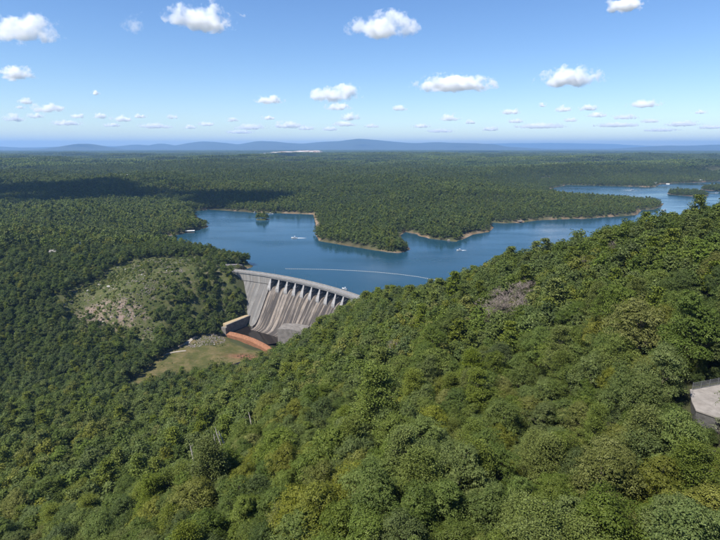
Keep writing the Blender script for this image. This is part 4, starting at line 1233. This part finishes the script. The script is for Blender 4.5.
for i, ((a, b_, c, ln), p) in enumerate(zip(SNAG, SNAGP)):
    g = float(H(p[0], p[1])[0]); top = max(p[2] + 3.0 + ln - g, 11.0 + ln)
    rr = random.Random(i); tilt = Vector((rr.uniform(-0.30, -0.08), rr.uniform(-0.1, 0.1), 1))
    t = thing("snag", SL[i], "dead trunk", (p[0] - tilt.x * top * 0.6, p[1], g))
    tr, br = MB(), MB()
    p0 = Vector((0, 0, -0.5)); p1 = tilt * top * 0.55; p2 = tilt * top * 0.85 + Vector((rr.uniform(-.3, .3), 0, 0)); p3 = tilt * top + Vector((rr.uniform(-.4, .4), 0, 0))
    tr.tube(p0, p1, 0.34, 0.27, k=8).tube(p1, p2, 0.27, 0.2, k=8).tube(p2, p3, 0.2, 0.07, k=8)
    for k in range(4):
        q = p1.lerp(p3, rr.uniform(0.1, 0.9)); br.tube(q, q + Vector((rr.uniform(-1, 1), rr.uniform(-1, 1), rr.uniform(0.1, 0.9))), 0.06, 0.02, k=4)
    tr.build("trunk", M['dead_pale'], t); br.build("branch", M['dead_pale'], t)
    # gap in the leaves is left by the snag's own height

# --- pale shrub over the terrace corner
rng = np.random.default_rng(77)
shp = P(716, 414, TZ + 0.5)
C_, N_, L__, en = crown_broadleaf(78, 9, 14, 10, 0.3)
t = thing("shrub", "pale leafy shrub leaning over the corner of the overlook terrace", "shrub", (shp[0], shp[1] - 1.5, float(H(shp[0], shp[1] - 1.5)[0])))
t.scale = (0.36, 0.36, 0.30)
link("stem", trunk_mesh("stem", en, 12.0, rng), None, t); link("foliage", leaf_mesh("foliage", C_, N_, 0.42, L__, M['leaf_pale'], rng), None, t)

# --- rocks, shrubs and tussocks on the open slopes (uncountable)
def rock_mesh(seed, mat):
    bm = bmesh.new(); bmesh.ops.create_icosphere(bm, subdivisions=1, radius=1.0)
    rr = random.Random(seed)
    for v in bm.verts: v.co = Vector((v.co.x * rr.uniform(0.7, 1.3), v.co.y * rr.uniform(0.6, 1.2), v.co.z * rr.uniform(0.35, 0.75)))
    me = bpy.data.meshes.new("rock_piece"); bm.to_mesh(me); bm.free(); me.materials.append(mat); return me
COL_ROCK = source_collection("rock_sources", [rock_mesh(1, M['rock']), rock_mesh(2, M['rock']), rock_mesh(3, M['rock_pale']), rock_mesh(4, M['rock'])])
def shrub_mesh(seed, mat, n=130, s=0.42):
    rng = np.random.default_rng(seed)
    q = rng.normal(size=(n, 3)); q /= np.linalg.norm(q, axis=1, keepdims=True); q[:, 2] = np.abs(q[:, 2]) * 0.8
    return leaf_mesh("shrub_piece", q * rng.uniform(0.6, 1.0, (n, 1)) + np.array([0, 0, 0.1]), q + rng.normal(size=(n, 3)) * 0.4, s, np.clip(rng.normal(0.5, 0.2, n), 0, 1), M[mat], rng)
COL_SHRUB = source_collection("shrub_sources", [shrub_mesh(1, 'leaf_mid'), shrub_mesh(2, 'leaf_dark'), shrub_mesh(3, 'leaf_yellow'), shrub_mesh(4, 'leaf_grass')])
def scatter_poly(poly, sp, seed, prob, fn=None):
    lo, hi = poly.min(0), poly.max(0)
    x, y, rng = jitter_grid(lo[0], hi[0], lo[1], hi[1], sp, seed)
    k = inside(poly, x, y) & (rng.uniform(size=len(x)) < prob)
    if fn is not None: k &= fn(x, y)
    x, y = x[k], y[k]
    return np.stack([x, y, H(x, y)], 1), rng
p1, rng = scatter_poly(CLEARING, 1.6, 61, 0.5, lambda a, b: fbm(a / 12, b / 12, 71, 3) > 0.2)
p2, _ = scatter_poly(BARE, 2.0, 62, 0.45)
RIP = np.array([P(x, y, -40)[:2] for x, y in ((182, 347), (196, 337), (221, 327), (226, 339), (212, 343))])
p3, _ = scatter_poly(RIP, 1.3, 63, 0.6)
pts = np.vstack([p1, p2, p3]); n = len(pts)
instancer("boulders", pts, rng.uniform(0, 6.28, n), rng.uniform(0.35, 1.15, n) ** 1.3, rng.choice([0, 1, 3, 2], n, p=[.33, .33, .29, .05]), COL_ROCK, "scattered grey and pinkish rocks on the cleared hill and river bank")
p1, rng = scatter_poly(CLEARING, 2.0, 64, 0.6); p2, _ = scatter_poly(GRASS, 1.8, 65, 0.6, lambda a, b: fbm(a / 13, b / 13, 74, 3) > 0.18)
p1 = p1[(fbm(p1[:, 0] / 16, p1[:, 1] / 16, 72, 3) + rng.normal(size=len(p1)) * 0.2 > -0.24)]
n1, n2 = len(p1), len(p2)
instancer("shrubs", np.vstack([p1, p2]), rng.uniform(0, 6.28, n1 + n2), np.concatenate([0.35 + 0.5 * rng.gamma(1.6, 0.75, n1), rng.uniform(0.3, 0.8, n2)]),
          np.concatenate([rng.choice([0, 1, 2, 3], n1, p=[.3, .15, .2, .35]), np.full(n2, 3)]), COL_SHRUB, "low shrubs and tussocks on the cleared rocky slope")
# bigger pale outcrops
for i, (px, py, z, w) in enumerate(((109, 287.5, 0, 5.5), (126, 270, 7, 3.5), (118, 269, 7, 3.0), (88, 292, -4, 3.5))):
    p = ground_at(px, py)
    bm = bmesh.new(); bmesh.ops.create_icosphere(bm, subdivisions=2, radius=1.0); rr = random.Random(50 + i)
    for v in bm.verts: v.co = Vector((v.co.x * w * 0.5 * rr.uniform(0.8, 1.15), v.co.y * w * 0.32 * rr.uniform(0.8, 1.15), v.co.z * 1.1 * rr.uniform(0.8, 1.2)))
    me = bpy.data.meshes.new("rock"); bm.to_mesh(me); bm.free()
    o = link("rock", me, M['rock_pale'], None, (p[0], p[1], p[2] + 0.3))
    tag(o, ["large flat white rock halfway up the cleared grassy hill", "pale rock near the top of the cleared hill", "smaller pale rock near the top of the cleared hill", "pale rock on the left edge of the cleared hill"][i], "rock")
# pinkish shore boulders at the second peninsula
for i, (px, py, w) in enumerate(((520, 221.2, 12), (449, 240.2, 7), (557, 217.8, 8))):
    p = P(px, py, 0.8)
    bm = bmesh.new(); bmesh.ops.create_icosphere(bm, subdivisions=2, radius=1.0); rr = random.Random(70 + i)
    for v in bm.verts: v.co = Vector((v.co.x * w * 0.5 * rr.uniform(0.8, 1.15), v.co.y * w * 0.3 * rr.uniform(0.8, 1.15), v.co.z * 2.0 * rr.uniform(0.7, 1.2)))
    me = bpy.data.meshes.new("rock"); bm.to_mesh(me); bm.free()
    tag(link("rock", me, M['rock'], None, (p[0], p[1], 0.5)), ["broad brown shore rock standing out into the water of the cove", "grey shore rock at the point of the second peninsula", "pale shore rock under trees of the long peninsula"][i], "rock")

# ------------------------------------------------------------------ clouds
m = bpy.data.materials.new("cloud_vapour"); m.use_nodes = True
nt = m.node_tree; nt.nodes.clear()
out = nt.nodes.new("ShaderNodeOutputMaterial")
pvn = nt.nodes.new("ShaderNodeVolumePrincipled")
pvn.inputs["Color"].default_value = (1, 1, 1, 1); pvn.inputs["Anisotropy"].default_value = 0.0
tc = nt.nodes.new("ShaderNodeTexCoord"); oi = nt.nodes.new("ShaderNodeObjectInfo")
# object space: the cloud's body fills the unit ball, its base is flat
sx = nt.nodes.new("ShaderNodeSeparateXYZ"); nt.links.new(tc.outputs["Object"], sx.inputs[0])
asp = attr(nt, "aspect"); asp.attribute_type = 'OBJECT'
lowz = N(nt, "ShaderNodeMath", operation='LESS_THAN'); nt.links.new(sx.outputs[2], lowz.inputs[0]); lowz.inputs[1].default_value = 0.0
lz = N(nt, "ShaderNodeMath", operation='MULTIPLY_ADD'); nt.links.new(lowz.outputs[0], lz.inputs[0]); lz.inputs[1].default_value = 1.8; lz.inputs[2].default_value = 1.0
zz = N(nt, "ShaderNodeMath", operation='MULTIPLY'); nt.links.new(sx.outputs[2], zz.inputs[0]); nt.links.new(lz.outputs[0], zz.inputs[1])
c1n = nt.nodes.new("ShaderNodeCombineXYZ"); nt.links.new(sx.outputs[0], c1n.inputs[0]); nt.links.new(sx.outputs[1], c1n.inputs[1]); nt.links.new(zz.outputs[0], c1n.inputs[2])
ln = N(nt, "ShaderNodeVectorMath", operation='LENGTH'); nt.links.new(c1n.outputs[0], ln.inputs[0])
c2n = nt.nodes.new("ShaderNodeCombineXYZ")
for k in range(2):
    mm = N(nt, "ShaderNodeMath", operation='MULTIPLY'); nt.links.new(sx.outputs[k], mm.inputs[0]); nt.links.new(asp.outputs["Fac"], mm.inputs[1]); nt.links.new(mm.outputs[0], c2n.inputs[k])
nt.links.new(sx.outputs[2], c2n.inputs[2])
ad = N(nt, "ShaderNodeVectorMath", operation='ADD'); nt.links.new(c2n.outputs[0], ad.inputs[0])
rs = N(nt, "ShaderNodeVectorMath", operation='SCALE'); rs.inputs["Scale"].default_value = 60.0
cb = nt.nodes.new("ShaderNodeCombineXYZ")
for k in range(3): nt.links.new(oi.outputs["Random"], cb.inputs[k])
nt.links.new(cb.outputs[0], rs.inputs[0]); nt.links.new(rs.outputs[0], ad.inputs[1])
nz = N(nt, "ShaderNodeTexNoise", Scale=1.15, Detail=6.0, Roughness=0.62); nt.links.new(ad.outputs[0], nz.inputs["Vector"])
s1 = N(nt, "ShaderNodeMath", operation='SUBTRACT'); s1.inputs[0].default_value = 0.58; nt.links.new(ln.outputs["Value"], s1.inputs[1])
s2 = N(nt, "ShaderNodeMath", operation='SUBTRACT'); nt.links.new(nz.outputs[0], s2.inputs[0]); s2.inputs[1].default_value = 0.5
s3 = N(nt, "ShaderNodeMath", operation='MULTIPLY_ADD'); nt.links.new(s2.outputs[0], s3.inputs[0]); s3.inputs[1].default_value = 3.4; nt.links.new(s1.outputs[0], s3.inputs[2])
mr = N(nt, "ShaderNodeMapRange"); mr.inputs[1].default_value = 0.0; mr.inputs[2].default_value = 0.30; mr.inputs[3].default_value = 0.0; mr.inputs[4].default_value = 1.0
nt.links.new(s3.outputs[0], mr.inputs[0])
dn = N(nt, "ShaderNodeMath", operation='MULTIPLY'); nt.links.new(mr.outputs[0], dn.inputs[0]); dn.inputs[1].default_value = 0.02
da = attr(nt, "cloud_density"); da.attribute_type = 'OBJECT'
nt.links.new(da.outputs["Fac"], dn.inputs[1])
nt.links.new(dn.outputs[0], pvn.inputs["Density"])
nt.links.new(pvn.outputs[0], out.inputs["Volume"])
CLOUD = m
try: m.cycles.volume_step_rate = 0.5
except Exception: pass
BASE = 1300.0
def cloud_mesh(seed):
    bm = bmesh.new(); bmesh.ops.create_icosphere(bm, subdivisions=3, radius=1.0)
    rr = random.Random(seed)
    lob = [(Vector((rr.uniform(-0.6, 0.6), rr.uniform(-0.5, 0.5), rr.uniform(0.0, 0.5))), rr.uniform(0.4, 0.6)) for _ in range(7)]
    for v in bm.verts:
        dd = v.co.normalized(); best = 0.55
        for c, rad in lob:
            b_ = dd.dot(c); q = b_ * b_ - c.length_squared + rad * rad
            if q > 0: best = max(best, b_ + math.sqrt(q))
        v.co = dd * min(max(best, 0.8), 1.0) * 1.12
        if v.co.z < 0: v.co.z *= 0.45
    me = bpy.data.meshes.new("cloud"); bm.to_mesh(me); bm.free(); me.materials.append(CLOUD); return me
CL = [(28, 32, 66, 34), (135, 24, 24, 22), (204, 19, 70, 28), (381, 27, 66, 30), (16, 74, 38, 18), (334, 94, 48, 20), (338, 107, 30, 8), (455, 84, 88, 18), (567, 78, 64, 22), (624, 5, 40, 16),
      (270, 100, 30, 9), (643, 104, 32, 9), (26, 101, 16, 7), (48, 109, 32, 10), (13, 118, 24, 9), (101, 116, 15, 7), (122, 119, 22, 7), (155, 126, 34, 6), (190, 127, 14, 5), (250, 127, 32, 7), (288, 125, 34, 8),
      (350, 117, 22, 9), (345, 124, 26, 6), (400, 108, 16, 7), (449, 118, 22, 8), (510, 112, 22, 6), (564, 109, 20, 7), (542, 105, 10, 5), (588, 108, 20, 7), (597, 115, 22, 6), (625, 117, 26, 6), (616, 125, 46, 5), (490, 129, 18, 5), (541, 126, 52, 6), (682, 124, 34, 6), (96, 93, 10, 6), (66, 123, 30, 6), (20, 107, 10, 5), (36, 116, 18, 6), (78, 116, 16, 6), (140, 116, 14, 5), (112, 125, 18, 5), (172, 117, 12, 5), (206, 124, 18, 5), (232, 120, 14, 5), (268, 118, 14, 5), (306, 128, 20, 5), (330, 129, 18, 5), (372, 126, 16, 5), (420, 126, 20, 5), (470, 122, 14, 5), (516, 121, 20, 5), (570, 120, 16, 5), (650, 121, 20, 5), (700, 112, 14, 5), (710, 127, 24, 5), (660, 130, 30, 4), (440, 131, 28, 4), (240, 132, 30, 4)]
NAMES = {0: "large bright cumulus cloud with a grey underside above the left hills", 2: "broad ragged cumulus cloud with a bulging right side high in the sky", 3: "solid white slanting cumulus cloud alone high in the sky", 1: "thin wispy cloud scrap standing almost upright in the sky",
         4: "rounded white cumulus cloud below the large left one", 5: "puffy domed cumulus cloud with a flat layer beneath it", 7: "long flat-based cumulus cloud stretched sideways", 8: "triangular flat-based cumulus cloud with a peaked top", 9: "white cloud cut by the top edge of the view", 6: "flat cloud strip just under the puffy domed cloud"}
cmesh = [cloud_mesh(900 + i) for i in range(8)]
for i, (px, py, w, hh) in enumerate(CL):
    base_row = py + hh * 0.42
    d = ray(px, base_row); k = (BASE - CAM_H) / d[2]
    c = d * k; dist = k
    W_m, H_m = w / F * dist, hh / F * dist
    o = link("cloud", cmesh[i % 8], None, None, (c[0], c[1], BASE + H_m * 0.25))
    o.rotation_euler = (0, 0, random.uniform(-0.3, 0.3))
    o.scale = (W_m * 0.60, W_m * 0.48 if w < 60 else W_m * 0.42, H_m * 0.78)
    o["aspect"] = W_m * 0.55 / (H_m * 0.78)
    o["cloud_density"] = (5.5 if i not in (1,) else 1.6) / max(H_m, 60)
    if i > 9 or i == 6: o["cloud_density"] = 3.4 / max(H_m, 60)
    tag(o, NAMES.get(i, "small flat white cloud low over the far hills"), "cloud", None if i in NAMES else "small clouds low over the horizon")
# the cloud whose shadow lies on the far left forest: it floats above the picture, towards the sun
for j, (gx, gy, wx, wy) in enumerate(((-900, 1450, 560, 330), (-1650, 1600, 600, 380), (-420, 1420, 260, 170))):
    k = (BASE + 120) / SUN_DIR.z
    o = link("cloud", cmesh[(j + 3) % 8], None, None, (gx + SUN_DIR.x * k, gy + SUN_DIR.y * k, BASE + 120))
    o.scale = (wx, wy, 260); o["cloud_density"] = 0.05; o["aspect"] = wx / 260
    tag(o, "cumulus cloud overhead that shades the far left forest", "cloud", "clouds overhead that shade the forest")

# ------------------------------------------------------------------ haze: the air over the whole scene
mb = MB(); mb.box(-50000, 50000, -50000, 50000, -75, 660)
hz = bpy.data.materials.new("pale_blue_haze"); hz.use_nodes = True
nt = hz.node_tree; nt.nodes.clear()
out = nt.nodes.new("ShaderNodeOutputMaterial"); pv = nt.nodes.new("ShaderNodeVolumePrincipled")
pv.inputs["Color"].default_value = (0.33, 0.58, 0.97, 1); pv.inputs["Density"].default_value = 4.8e-5; pv.inputs["Anisotropy"].default_value = 0.15
nt.links.new(pv.outputs[0], out.inputs["Volume"])
o = mb.build("haze", hz); tag(o, "pale blue summer haze over the lake country", kind="stuff")
